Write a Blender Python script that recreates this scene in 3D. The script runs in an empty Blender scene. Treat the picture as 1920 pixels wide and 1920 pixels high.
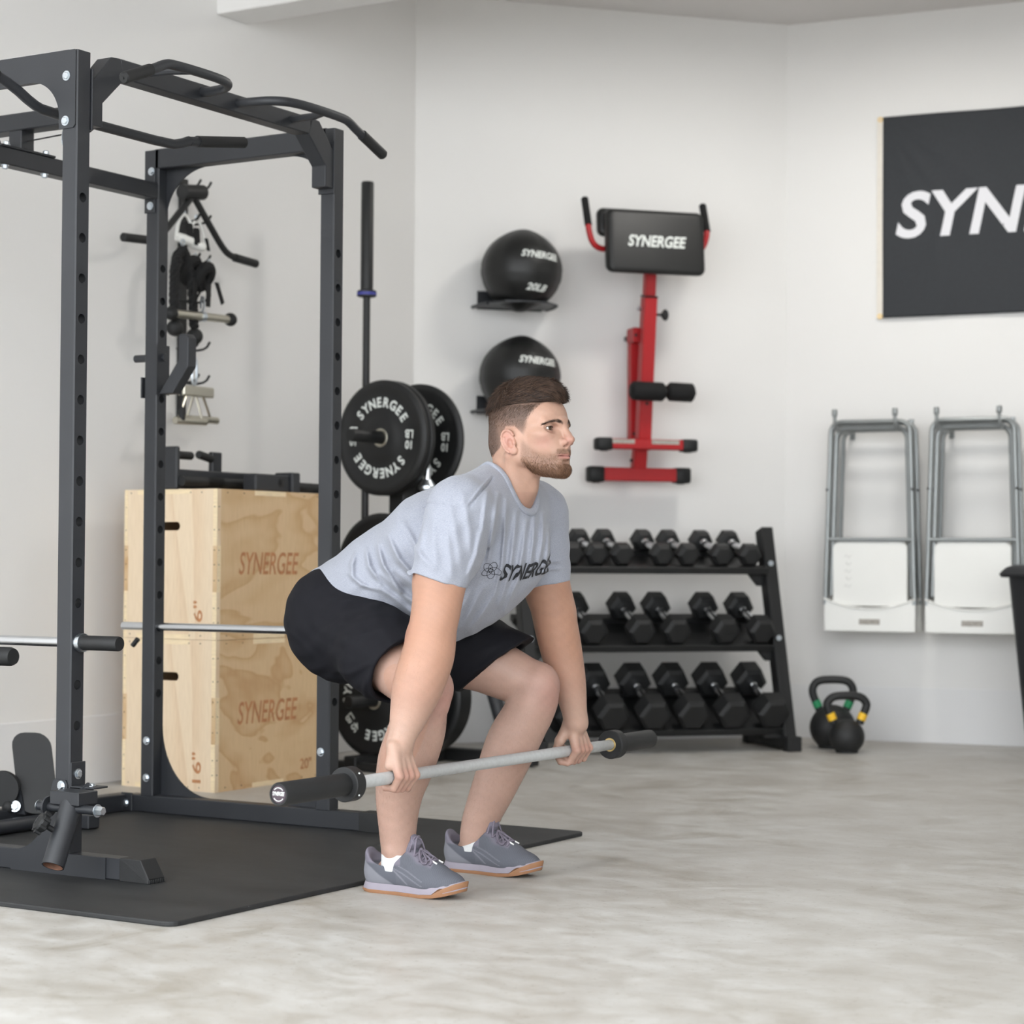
import bpy, bmesh, math, random
import numpy as np
from mathutils import Vector, Matrix
from mathutils.bvhtree import BVHTree
random.seed(7); np.random.seed(7)
SC = bpy.context.scene
COL = SC.collection
PI = math.pi

# ------------------------------------------------------------------ camera, world, lights, exposure
cam_data = bpy.data.cameras.new('camera')
cam = bpy.data.objects.new('camera', cam_data); COL.objects.link(cam)
cam_data.sensor_width = 36.0
cam_data.lens = 36.0 * 3919.26 / 1920.0
cam_data.clip_start = 0.05
cam_data.clip_end = 200
_R = Vector((0.85584, 0.51721, 0.00645)).normalized()
_F = Vector((-0.51713, 0.85557, 0.02372)).normalized()
_R = (_R - _F * _R.dot(_F)).normalized()
_U = _R.cross(_F).normalized()
cam.matrix_world = Matrix(((_R.x, _U.x, -_F.x, 0), (_R.y, _U.y, -_F.y, 0), (_R.z, _U.z, -_F.z, 0.80), (0, 0, 0, 1)))
cam_data.dof.use_dof = True
cam_data.dof.focus_distance = 5.1
cam_data.dof.aperture_fstop = 4.0
SC.camera = cam

world = bpy.data.worlds.new('daylight'); SC.world = world
world.use_nodes = True
_bg = world.node_tree.nodes['Background']
_bg.inputs[0].default_value = (0.93, 0.965, 1.0, 1)
_bg.inputs[1].default_value = 5.3

def area_light(name, loc, target, sx, sy, power, color=(1, 1, 1)):
    d = bpy.data.lights.new(name, 'AREA'); d.shape = 'RECTANGLE'; d.size = sx; d.size_y = sy
    d.energy = power; d.color = color
    o = bpy.data.objects.new(name, d); COL.objects.link(o)
    o.location = loc
    o.rotation_euler = (Vector(target) - Vector(loc)).to_track_quat('-Z', 'Y').to_euler()
    return o
# the sky lights the room through its open front; a ceiling lamp hangs near the back wall
area_light('ceiling_lamp_light', (-3.0, 7.55, 3.20), (-3.0, 7.55, 0), 0.42, 0.42, 24, (1.0, 0.97, 0.92))

SC.view_settings.view_transform = 'Standard'
SC.view_settings.look = 'None'
SC.view_settings.gamma = 1.0
SC.view_settings.use_curve_mapping = False
SC.view_settings.exposure = 0.0
try:
    SC.cycles.max_bounces = 10; SC.cycles.diffuse_bounces = 6; SC.cycles.glossy_bounces = 4
    SC.cycles.sample_clamp_indirect = 6.0
except Exception:
    pass

# ------------------------------------------------------------------ materials
def lin(c):
    return tuple((v / 12.92 if v <= 0.04045 else ((v + 0.055) / 1.055) ** 2.4) for v in [x / 255.0 for x in c])

def mat(name, rgb, rough=0.5, metal=0.0, var=0.0, scale=20.0, bump=0.0, bscale=300.0, stretch=(1, 1, 1), spec=0.5, rgb2=None, sheen=0.0, sss=0.0, attr=None):
    m = bpy.data.materials.new(name); m.use_nodes = True
    nt = m.node_tree; b = nt.nodes['Principled BSDF']
    c = lin(rgb)
    b.inputs['Base Color'].default_value = (*c, 1)
    b.inputs['Roughness'].default_value = rough
    b.inputs['Metallic'].default_value = metal
    b.inputs['Specular IOR Level'].default_value = spec
    if sheen: b.inputs['Sheen Weight'].default_value = sheen
    if sss:
        b.inputs['Subsurface Weight'].default_value = sss
        b.inputs['Subsurface Radius'].default_value = (1.0, 0.35, 0.2)
        b.inputs['Subsurface Scale'].default_value = 0.006
    tc = nt.nodes.new('ShaderNodeTexCoord')
    mp = nt.nodes.new('ShaderNodeMapping'); mp.inputs['Scale'].default_value = stretch
    nt.links.new(tc.outputs['Object'], mp.inputs[0])
    if attr:
        a = nt.nodes.new('ShaderNodeAttribute'); a.attribute_name = attr
        nt.links.new(a.outputs['Color'], b.inputs['Base Color'])
    elif var or rgb2:
        n = nt.nodes.new('ShaderNodeTexNoise'); n.inputs['Scale'].default_value = scale; n.inputs['Detail'].default_value = 6
        r = nt.nodes.new('ShaderNodeValToRGB')
        c2 = lin(rgb2) if rgb2 else tuple(min(1, x * (1 + var)) for x in c)
        c1 = c if rgb2 else tuple(x * (1 - var) for x in c)
        r.color_ramp.elements[0].color = (*c1, 1); r.color_ramp.elements[1].color = (*c2, 1)
        r.color_ramp.elements[0].position = 0.32; r.color_ramp.elements[1].position = 0.68
        nt.links.new(mp.outputs[0], n.inputs[0]); nt.links.new(n.outputs['Fac'], r.inputs[0])
        nt.links.new(r.outputs[0], b.inputs['Base Color'])
    if bump:
        n2 = nt.nodes.new('ShaderNodeTexNoise'); n2.inputs['Scale'].default_value = bscale; n2.inputs['Detail'].default_value = 4
        bp = nt.nodes.new('ShaderNodeBump'); bp.inputs['Strength'].default_value = bump; bp.inputs['Distance'].default_value = 0.002
        nt.links.new(mp.outputs[0], n2.inputs[0]); nt.links.new(n2.outputs['Fac'], bp.inputs['Height'])
        nt.links.new(bp.outputs[0], b.inputs['Normal'])
    return m

M = {}
M['steel'] = mat('black powder coated steel', (38, 40, 44), 0.46, 0, 0.10, 6, 0.10, 900)
M['steel_dark'] = mat('matt black steel', (21, 22, 23), 0.5, 0, 0.1, 8, 0.08, 700)
M['rubber'] = mat('black rubber', (22, 23, 24), 0.62, 0, 0.12, 25, 0.12, 500)
M['rubber_hex'] = mat('black rubber of the dumbbell heads', (24, 25, 26), 0.55, 0, 0.10, 20, 0.10, 500)
M['bumper'] = mat('black rubber of the bumper plates', (19, 20, 21), 0.5, 0, 0.10, 15, 0.05, 300)
M['plate_white'] = mat('white raised lettering', (222, 226, 222), 0.6)
M['vinyl'] = mat('black vinyl', (20, 21, 21), 0.45, 0, 0.08, 10, 0.10, 600)
M['foam'] = mat('black foam', (13, 13, 14), 0.85, 0, 0.1, 40, 0.2, 500)
M['red'] = mat('red painted steel', (168, 22, 28), 0.4, 0, 0.05, 5)
M['chrome'] = mat('chrome', (215, 217, 220), 0.22, 1.0, 0.03, 10)
M['zinc'] = mat('zinc plated bolt', (205, 212, 218), 0.30, 1.0, 0.05, 200)
M['knurl'] = mat('brushed steel bar shaft', (184, 186, 186), 0.5, 0.2, 0.06, 90, 0.12, 1600, (1, 1, 1))
M['gold'] = mat('brass bushing', (205, 178, 120), 0.35, 0.9)
M['blue'] = mat('blue bar collar', (58, 62, 140), 0.5)
M['grey_tube'] = mat('grey painted tube', (150, 154, 154), 0.38, 0.55, 0.05, 8)
M['white_plastic'] = mat('white plastic', (236, 236, 232), 0.45, 0, 0.02, 4)
M['label_grey'] = mat('grey label', (165, 160, 152), 0.7, 0, 0.25, 160)
M['bin'] = mat('dark grey bin plastic', (34, 35, 39), 0.5, 0, 0.05, 5)
M['yellow'] = mat('yellow paint band', (240, 190, 40), 0.5)
M['green'] = mat('green paint band', (30, 140, 90), 0.5)
M['kettle'] = mat('black powder coated cast iron', (25, 26, 27), 0.55, 0, 0.15, 60, 0.35, 500)
M['rope'] = mat('black braided rope', (18, 18, 19), 0.8, 0, 0.3, 200)
M['aluminium'] = mat('satin nickel handle', (190, 186, 172), 0.3, 0.85)
M['burn'] = mat('laser burnt print', (176, 122, 82), 0.7, 0, 0.18, 40)
M['rust'] = mat('rusty tube bore', (120, 84, 66), 0.7, 0, 0.35, 60)
M['screw'] = mat('dark screw', (60, 56, 50), 0.5, 0.4)
M['ply_edge'] = mat('plywood end grain', (232, 212, 176), 0.65, 0, 0.10, 120, 0, 0, (0.2, 0.2, 3))

# ------------------------------------------------------------------ mesh builder
class MB:
    def __init__(s): s.v = []; s.f = []; s.mi = []
    def add(s, vs, fs, mi=0):
        o = len(s.v); s.v += [tuple(map(float, p)) for p in vs]
        for f in fs: s.f.append(tuple(i + o for i in f)); s.mi.append(mi)
        return s
    def box(s, lo, hi, c=0.0, mi=0):
        (x0, y0, z0), (x1, y1, z1) = lo, hi
        if x0 > x1: x0, x1 = x1, x0
        if y0 > y1: y0, y1 = y1, y0
        if z0 > z1: z0, z1 = z1, z0
        return s.obox(((x0 + x1) / 2, (y0 + y1) / 2, (z0 + z1) / 2), (x1 - x0, y1 - y0, z1 - z0), None, c, mi)
    def obox(s, ctr, size, rot=None, c=0.0, mi=0):
        hx, hy, hz = [a / 2 for a in size]
        c = min(c, hx * .9, hy * .9, hz * .9)
        vs, fs = [], []
        if c <= 0:
            vs = [(sx * hx, sy * hy, sz * hz) for sx in (-1, 1) for sy in (-1, 1) for sz in (-1, 1)]
            fs = [(0, 1, 3, 2), (4, 6, 7, 5), (0, 4, 5, 1), (2, 3, 7, 6), (0, 2, 6, 4), (1, 5, 7, 3)]
        else:
            idx = {}
            for sx in (-1, 1):
                for sy in (-1, 1):
                    for sz in (-1, 1):
                        for k in range(3):
                            p = [sx * (hx - (c if k != 0 else 0)), sy * (hy - (c if k != 1 else 0)), sz * (hz - (c if k != 2 else 0))]
                            idx[(sx, sy, sz, k)] = len(vs); vs.append(tuple(p))
            for k in range(3):
                for sg in (-1, 1):
                    q = []
                    for a, b in ((-1, -1), (1, -1), (1, 1), (-1, 1)):
                        t = [a, b]; t.insert(k, sg); q.append(idx[(*t, k)])
                    fs.append(tuple(q))
            for k in range(3):
                i, j = [a for a in range(3) if a != k]
                for a in (-1, 1):
                    for b in (-1, 1):
                        def g(sk, face):
                            t = [0, 0, 0]; t[k] = sk; t[i] = a; t[j] = b
                            return idx[(*t, face)]
                        fs.append((g(-1, i), g(1, i), g(1, j), g(-1, j)))
            for sx in (-1, 1):
                for sy in (-1, 1):
                    for sz in (-1, 1): fs.append(tuple(idx[(sx, sy, sz, k)] for k in range(3)))
        Rm = rot if rot is not None else Matrix.Identity(3)
        C = Vector(ctr)
        return s.add([tuple(Rm @ Vector(p) + C) for p in vs], fs, mi)
    def bar(s, p0, p1, w, h, up=(0, 0, 1), c=0.003, mi=0):
        """rectangular tube from p0 to p1, w across, h along 'up'"""
        p0, p1 = Vector(p0), Vector(p1); d = p1 - p0; L = d.length; d.normalize()
        u = Vector(up); u = (u - d * u.dot(d)).normalized(); r = d.cross(u)
        return s.obox((p0 + p1) / 2, (w, L, h), Matrix((r, d, u)).transposed(), c, mi)
    def cyl(s, p0, p1, r, n=16, r1=None, caps=True, mi=0):
        return s.rev([(0, r), (1, r if r1 is None else r1)], p0, p1, n, caps, mi)
    def rev(s, prof, p0, p1, n=24, caps=True, mi=0, absolute=False):
        """surface of revolution: prof = [(t, radius)], t in 0..1 along p0->p1 (or metres if absolute)"""
        p0, p1 = Vector(p0), Vector(p1); d = p1 - p0; L = 1.0 if not absolute else 1.0
        dd = d.normalized(); a = dd.orthogonal().normalized(); b = dd.cross(a)
        vs, fs = [], []
        for t, r in prof:
            c = p0 + (dd * t if absolute else d * t)
            for k in range(n):
                th = 2 * PI * k / n; vs.append(tuple(c + (a * math.cos(th) + b * math.sin(th)) * max(r, 1e-5)))
        m = len(prof)
        for i in range(m - 1):
            for k in range(n):
                fs.append((i * n + k, i * n + (k + 1) % n, (i + 1) * n + (k + 1) % n, (i + 1) * n + k))
        if caps:
            fs.append(tuple(range(n - 1, -1, -1))); fs.append(tuple((m - 1) * n + k for k in range(n)))
        return s.add(vs, fs, mi)
    def tube(s, pts, r, n=10, closed=False, caps=True, mi=0, smooth=0):
        P = [Vector(p) for p in pts]
        for _ in range(smooth):
            Q = [P[0]] if not closed else []
            rng = range(len(P) - 1) if not closed else range(len(P))
            for i in rng:
                a, b = P[i], P[(i + 1) % len(P)]
                Q += [a * .75 + b * .25, a * .25 + b * .75]
            if not closed: Q.append(P[-1])
            P = Q
        N = len(P); rr = r if isinstance(r, (list, tuple)) else None
        vs, fs = [], []; prev = None
        for i in range(N):
            if closed: t = (P[(i + 1) % N] - P[i - 1])
            else: t = P[min(i + 1, N - 1)] - P[max(i - 1, 0)]
            t.normalize()
            if prev is None: a = t.orthogonal().normalized()
            else:
                a = prev - t * prev.dot(t)
                a = a.normalized() if a.length > 1e-6 else t.orthogonal().normalized()
            prev = a; b = t.cross(a)
            ri = rr[i] if rr and len(rr) == N else (rr[0] + (rr[-1] - rr[0]) * i / (N - 1) if rr else r)
            for k in range(n):
                th = 2 * PI * k / n; vs.append(tuple(P[i] + (a * math.cos(th) + b * math.sin(th)) * ri))
        for i in range(N if closed else N - 1):
            j = (i + 1) % N
            for k in range(n): fs.append((i * n + k, i * n + (k + 1) % n, j * n + (k + 1) % n, j * n + k))
        if caps and not closed:
            fs.append(tuple(range(n - 1, -1, -1))); fs.append(tuple((N - 1) * n + k for k in range(n)))
        return s.add(vs, fs, mi)
    def prism(s, poly, o, ux, uy, depth, mi=0):
        """poly [(a,b)] in the frame o + a*ux + b*uy, pushed along ux x uy by depth"""
        o, ux, uy = Vector(o), Vector(ux).normalized(), Vector(uy).normalized(); w = ux.cross(uy).normalized() * depth
        n = len(poly)
        vs = [tuple(o + ux * a + uy * b) for a, b in poly] + [tuple(o + ux * a + uy * b + w) for a, b in poly]
        fs = [tuple(range(n - 1, -1, -1)), tuple(range(n, 2 * n))] + [(i, (i + 1) % n, n + (i + 1) % n, n + i) for i in range(n)]
        return s.add(vs, fs, mi)
    def sphere(s, c, r, nu=24, nv=14, scale=(1, 1, 1), mi=0):
        vs, fs = [], []
        for j in range(nv + 1):
            ph = PI * j / nv
            for i in range(nu):
                th = 2 * PI * i / nu
                vs.append((c[0] + r * scale[0] * math.sin(ph) * math.cos(th), c[1] + r * scale[1] * math.sin(ph) * math.sin(th), c[2] + r * scale[2] * math.cos(ph)))
        for j in range(nv):
            for i in range(nu): fs.append((j * nu + i, j * nu + (i + 1) % nu, (j + 1) * nu + (i + 1) % nu, (j + 1) * nu + i))
        return s.add(vs, fs, mi)
    def mesh(s, name, mats, smooth=35):
        me = bpy.data.meshes.new(name); me.from_pydata(s.v, [], s.f)
        for m in (mats if isinstance(mats, (list, tuple)) else [mats]): me.materials.append(M[m] if isinstance(m, str) else m)
        if any(s.mi): me.polygons.foreach_set('material_index', s.mi)
        bm = bmesh.new(); bm.from_mesh(me); bmesh.ops.remove_doubles(bm, verts=bm.verts, dist=1e-6)
        bmesh.ops.recalc_face_normals(bm, faces=bm.faces); bm.to_mesh(me); bm.free()
        if smooth:
            me.polygons.foreach_set('use_smooth', [True] * len(me.polygons))
            me.set_sharp_from_angle(angle=math.radians(smooth))
        me.update(); return me
    def build(s, name, mats, parent=None, smooth=35, bevel=0.0, seg=2, loc=None):
        o = bpy.data.objects.new(name, s.mesh(name, mats, smooth)); COL.objects.link(o)
        if parent is not None: o.parent = parent
        if loc is not None: o.location = loc
        if bevel:
            b = o.modifiers.new('bevel', 'BEVEL'); b.width = bevel; b.segments = seg; b.limit_method = 'ANGLE'; b.angle_limit = math.radians(40)
        return o

def tag(o, label=None, cat=None, group=None, kind=None):
    if label: o['label'] = label
    if cat: o['category'] = cat
    if group: o['group'] = group
    if kind: o['kind'] = kind
    return o
def thing(name, label, cat, loc=(0, 0, 0), rz=0.0, group=None):
    o = bpy.data.objects.new(name, None); COL.objects.link(o); o.empty_display_size = 0.05
    o.location = loc; o.rotation_euler = (0, 0, rz)
    return tag(o, label, cat, group)
def dup(root, label, loc=None, rz=None, rot=None):
    def cp(o, par):
        c = o.copy(); COL.objects.link(c)
        if par is not None: c.parent = par
        for ch in o.children: cp(ch, c)
        return c
    r = cp(root, None); r['label'] = label
    if loc is not None: r.location = loc
    if rz is not None: r.rotation_euler = (0, 0, rz)
    if rot is not None: r.rotation_euler = rot
    return r
def rrect(w, h, r, n=5):
    out = []
    for cx, cy, a0 in ((w / 2 - r, h / 2 - r, 0), (-w / 2 + r, h / 2 - r, 90), (-w / 2 + r, -h / 2 + r, 180), (w / 2 - r, -h / 2 + r, 270)):
        for k in range(n + 1):
            a = math.radians(a0 + 90 * k / n); out.append((cx + r * math.cos(a), cy + r * math.sin(a)))
    return out

# ------------------------------------------------------------------ lettering (Blender's built-in font)
_tc = {}
def glyphs(txt, size=1.0, bold=0.0, shear=0.0, xs=1.0, space=1.0):
    """flat lettering centred on the origin: numpy verts (n,2) and faces"""
    key = (txt, bold, shear, xs, space)
    if key not in _tc:
        cu = bpy.data.curves.new('txt', 'FONT'); cu.body = txt; cu.offset = bold; cu.shear = shear; cu.size = 1.0
        cu.align_x = 'CENTER'; cu.resolution_u = 4; cu.space_character = space; cu.fill_mode = 'FRONT'
        ob = bpy.data.objects.new('txt', cu); COL.objects.link(ob)
        bpy.context.view_layer.update()
        me = bpy.data.meshes.new_from_object(ob.evaluated_get(bpy.context.evaluated_depsgraph_get()))
        V = np.array([(v.co.x * xs, v.co.y) for v in me.vertices]); Fs = [tuple(p.vertices) for p in me.polygons]
        bpy.data.objects.remove(ob); bpy.data.curves.remove(cu); bpy.data.meshes.remove(me)
        V[:, 0] -= (V[:, 0].min() + V[:, 0].max()) / 2; V[:, 1] -= (V[:, 1].min() + V[:, 1].max()) / 2
        _tc[key] = (V, Fs)
    V, Fs = _tc[key]
    return V * size, Fs
def fit_text(txt, width, height, bold=0.02, shear=0.0, space=1.0):
    V, Fs = glyphs(txt, 1.0, bold, shear, 1.0, space)
    w = np.ptp(V[:, 0]); h = np.ptp(V[:, 1])
    return np.stack([V[:, 0] * width / w, V[:, 1] * height / h], 1), Fs
def flat_text(mb, VF, o, ux, uy, lift=0.0006, mi=0):
    V, Fs = VF; o, ux, uy = Vector(o), Vector(ux).normalized(), Vector(uy).normalized(); n = ux.cross(uy).normalized()
    mb.add([tuple(o + ux * a + uy * b + n * lift) for a, b in V], Fs, mi)
BRAND = 'SYNERGEE'

# bolts: hex head with washer, axis along n
def bolt(mb, p, n, r=0.0085, h=0.007):
    p, n = Vector(p), Vector(n).normalized()
    mb.rev([(0, r * 1.35), (0.0018, r * 1.35)], p, p + n, 14, True, 0, True)
    mb.rev([(0.0018, r), (h * .8, r), (h, r * .8)], p, p + n, 6, True, 0, True)
def hole(mb, p, n, r):
    p, n = Vector(p), Vector(n).normalized()
    mb.rev([(0.0006, r)], p, p + n, 16, False, 0, True)
    mb.f.append(tuple(range(len(mb.v) - 16, len(mb.v)))); mb.mi.append(0)
# ------------------------------------------------------------------ setting
MR = math.radians(47.73); MD = Vector((0.6727, 0.7399, 0)); MN = Vector((0.7399, -0.6727, 0))
C0 = Vector((-5.116, 7.62, 0)); C1 = Vector((-3.921, 8.934, 0))
RR = math.radians(7.41); RD = Vector((0.9917, 0.1290, 0)); RN = Vector((0.1290, -0.9917, 0))
def corner_pt(s, off, z=0): p = C0 + MD * s + MN * off; return (p.x, p.y, z)
def back_pt(s, off, z=0): p = C1 + RD * s + RN * off; return (p.x, p.y, z)
CEIL = 3.305

def wall_material(name, rgb, glow=0.0):
    m = mat(name, rgb, 0.7, 0, 0.012, 1.3, 0.12, 260, spec=0.3)
    return m
M['wall'] = wall_material('white painted wall', (228, 227, 225))
M['stem'] = wall_material('white painted stem wall', (226, 226, 226))
M['ceiling'] = mat('white painted ceiling', (214, 211, 209), 0.8, 0, 0.01, 1.0, 0.2, 180, spec=0.2)

def concrete():
    m = bpy.data.materials.new('sealed concrete'); m.use_nodes = True
    nt = m.node_tree; b = nt.nodes['Principled BSDF']; L = nt.links.new
    tc = nt.nodes.new('ShaderNodeTexCoord')
    def noise(scale, detail, rough=0.55, dist=0.0, st=(1, 1, 1)):
        mp = nt.nodes.new('ShaderNodeMapping'); mp.inputs['Scale'].default_value = st
        mp.inputs['Rotation'].default_value = (0, 0, 0.5)
        n = nt.nodes.new('ShaderNodeTexNoise'); n.inputs['Scale'].default_value = scale; n.inputs['Detail'].default_value = detail
        n.inputs['Roughness'].default_value = rough; n.inputs['Distortion'].default_value = dist
        L(tc.outputs['Object'], mp.inputs[0]); L(mp.outputs[0], n.inputs[0]); return n
    def ramp(f, stops):
        r = nt.nodes.new('ShaderNodeValToRGB'); e = r.color_ramp.elements
        e[0].position, e[0].color = stops[0][0], (*lin(stops[0][1]), 1)
        e[1].position, e[1].color = stops[1][0], (*lin(stops[1][1]), 1)
        for p, c in stops[2:]:
            x = e.new(p); x.color = (*lin(c), 1)
        L(f, r.inputs[0]); return r
    def mix(f, a, c, mode='MIX'):
        x = nt.nodes.new('ShaderNodeMix'); x.data_type = 'RGBA'; x.blend_type = mode
        if isinstance(f, float): x.inputs[0].default_value = f
        else: L(f, x.inputs[0])
        L(a, x.inputs[6]); L(c, x.inputs[7]); return x.outputs[2]
    n1 = noise(1.7, 8, 0.62, 0.6)
    base = ramp(n1.outputs['Fac'], [(0.30, (152, 146, 136)), (0.47, (172, 168, 161)), (0.60, (188, 186, 181)), (0.74, (202, 202, 200))])
    n2 = noise(7.0, 9, 0.65, 0.4, (1, 1.5, 1))
    pale = ramp(n2.outputs['Fac'], [(0.36, (162, 156, 146)), (0.66, (206, 206, 204))])
    col = mix(0.42, base.outputs[0], pale.outputs[0])
    n3 = noise(2.9, 6, 0.6, 1.2)
    st = ramp(n3.outputs['Fac'], [(0.56, (0, 0, 0)), (0.70, (255, 255, 255))])
    stain = nt.nodes.new('ShaderNodeRGB'); stain.outputs[0].default_value = (*lin((142, 134, 120)), 1)
    fm = nt.nodes.new('ShaderNodeMath'); fm.operation = 'MULTIPLY'; fm.inputs[1].default_value = 0.5
    L(st.outputs[0], fm.inputs[0])
    col = mix(fm.outputs[0], col, stain.outputs[0])
    n4 = noise(55, 5, 0.7)
    sp = ramp(n4.outputs['Fac'], [(0.30, (210, 206, 198)), (0.42, (255, 255, 255))])
    col = mix(0.75, col, sp.outputs[0], 'MULTIPLY')
    L(col, b.inputs['Base Color'])
    rr = nt.nodes.new('ShaderNodeMapRange'); rr.inputs[1].default_value = 0.3; rr.inputs[2].default_value = 0.7
    rr.inputs[3].default_value = 0.36; rr.inputs[4].default_value = 0.58
    L(n2.outputs['Fac'], rr.inputs[0]); L(rr.outputs[0], b.inputs['Roughness'])
    b.inputs['Specular IOR Level'].default_value = 0.45
    bp = nt.nodes.new('ShaderNodeBump'); bp.inputs['Strength'].default_value = 0.10; bp.inputs['Distance'].default_value = 0.004
    L(n2.outputs['Fac'], bp.inputs['Height']); L(bp.outputs[0], b.inputs['Normal'])
    return m
M['concrete'] = concrete()

def struct(name, mb, m, **k): return tag(mb.build(name, m, None, **k), kind='structure')
struct('floor', MB().box((-9, -6, -0.1), (7, 9.9, 0.0)), 'concrete', smooth=0)
struct('wall_left', MB().box((-5.236, 1.2, 0), (-5.116, 7.66, CEIL)), 'wall', smooth=0)
def slab_along(o, d, n, L, z0, z1, t):
    a, b = Vector(o), Vector(o) + d * L
    return MB().prism([(0, 0), (L, 0), (L, z1 - z0), (0, z1 - z0)], (o[0], o[1], z0), d, (0, 0, 1), t)
struct('wall_corner', slab_along(C0, MD, MN, (C1 - C0).length + 0.004, 0, CEIL, -0.12), 'wall', smooth=0)
struct('wall_back', slab_along(C1, RD, RN, 7.1, 0, CEIL, -0.12), 'wall', smooth=0)
struct('wall_right', MB().box((3.0, 1.2, 0), (3.12, 9.95, CEIL)), 'wall', smooth=0)
struct('baseboard_left', MB().box((-5.12, 1.2, 0), (-5.110, 7.617, 0.244), 0.003), 'stem', smooth=0)
struct('baseboard_corner', slab_along(C0 + MD * .002, MD, MN, (C1 - C0).length - .004, 0, 0.244, 0.006), 'stem', smooth=0)
struct('baseboard_back', slab_along(C1 + RD * .002, RD, RN, 6.9, 0, 0.245, 0.006), 'stem', smooth=0)
struct('ceiling', MB().box((-5.24, 1.2, CEIL), (3.12, 10.0, CEIL + 0.12)), 'ceiling', smooth=0)
struct('trim_1', MB().box((-5.116, 6.243, 2.897), (3.0, 6.426, CEIL), 0.004), 'wall', smooth=0)
# the ceiling lamp
lamp = thing('ceiling_lamp', 'square white flush ceiling lamp near the back corner of the garage', 'lamp', (-3.0, 7.55, CEIL))
MB().box((-.24, -.24, -.03), (.24, .24, 0), .006).build('lamp_housing', 'white_plastic', lamp)
_em = bpy.data.materials.new('lit lamp diffuser'); _em.use_nodes = True
_em.node_tree.nodes['Principled BSDF'].inputs['Emission Color'].default_value = (1, .97, .92, 1)
_em.node_tree.nodes['Principled BSDF'].inputs['Emission Strength'].default_value = 4
M['lamp'] = _em
MB().box((-.215, -.215, -.045), (.215, .215, -.0295), .006).build('diffuser', 'lamp', lamp)

# ------------------------------------------------------------------ gym mat
def mat_material():
    m = mat('black rubber mat', (50, 52, 54), 0.62, 0, 0, 1, 0.25, 900)
    nt = m.node_tree; b = nt.nodes['Principled BSDF']; L = nt.links.new
    tc = nt.nodes.new('ShaderNodeTexCoord'); n = nt.nodes.new('ShaderNodeTexNoise'); n.inputs['Scale'].default_value = 3.5; n.inputs['Detail'].default_value = 9; n.inputs['Roughness'].default_value = .68
    r = nt.nodes.new('ShaderNodeValToRGB'); r.color_ramp.elements[0].position = .35; r.color_ramp.elements[0].color = (*lin((22, 23, 24)), 1)
    r.color_ramp.elements[1].position = .75; r.color_ramp.elements[1].color = (*lin((44, 45, 46)), 1)
    mp = nt.nodes.new('ShaderNodeMapping'); mp.inputs['Scale'].default_value = (1, 2.4, 1)
    L(tc.outputs['Object'], mp.inputs[0]); L(mp.outputs[0], n.inputs[0]); L(n.outputs['Fac'], r.inputs[0])
    v = nt.nodes.new('ShaderNodeTexVoronoi'); v.inputs['Scale'].default_value = 26; v.inputs['Randomness'].default_value = 1
    L(tc.outputs['Object'], v.inputs[0])
    lt = nt.nodes.new('ShaderNodeMath'); lt.operation = 'LESS_THAN'; lt.inputs[1].default_value = 0.055; L(v.outputs['Distance'], lt.inputs[0])
    mx = nt.nodes.new('ShaderNodeMix'); mx.data_type = 'RGBA'; mx.inputs[7].default_value = (*lin((78, 78, 76)), 1)
    L(lt.outputs[0], mx.inputs[0]); L(r.outputs[0], mx.inputs[6]); L(mx.outputs[2], b.inputs['Base Color'])
    return m
M['mat'] = mat_material()
mb = MB(); mb.prism([(x + (-2.985 - 4.80) / 2, y + (3.522 + 5.37) / 2) for x, y in rrect(4.80 - 2.985, 5.37 - 3.522, 0.03)], (0, 0, 0.0), (1, 0, 0), (0, 1, 0), 0.012)
tag(mb.build('gym_mat', 'mat', None, smooth=0, bevel=0.003), 'black rubber gym mat under the power rack and the lifter\'s heels', 'mat')

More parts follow.
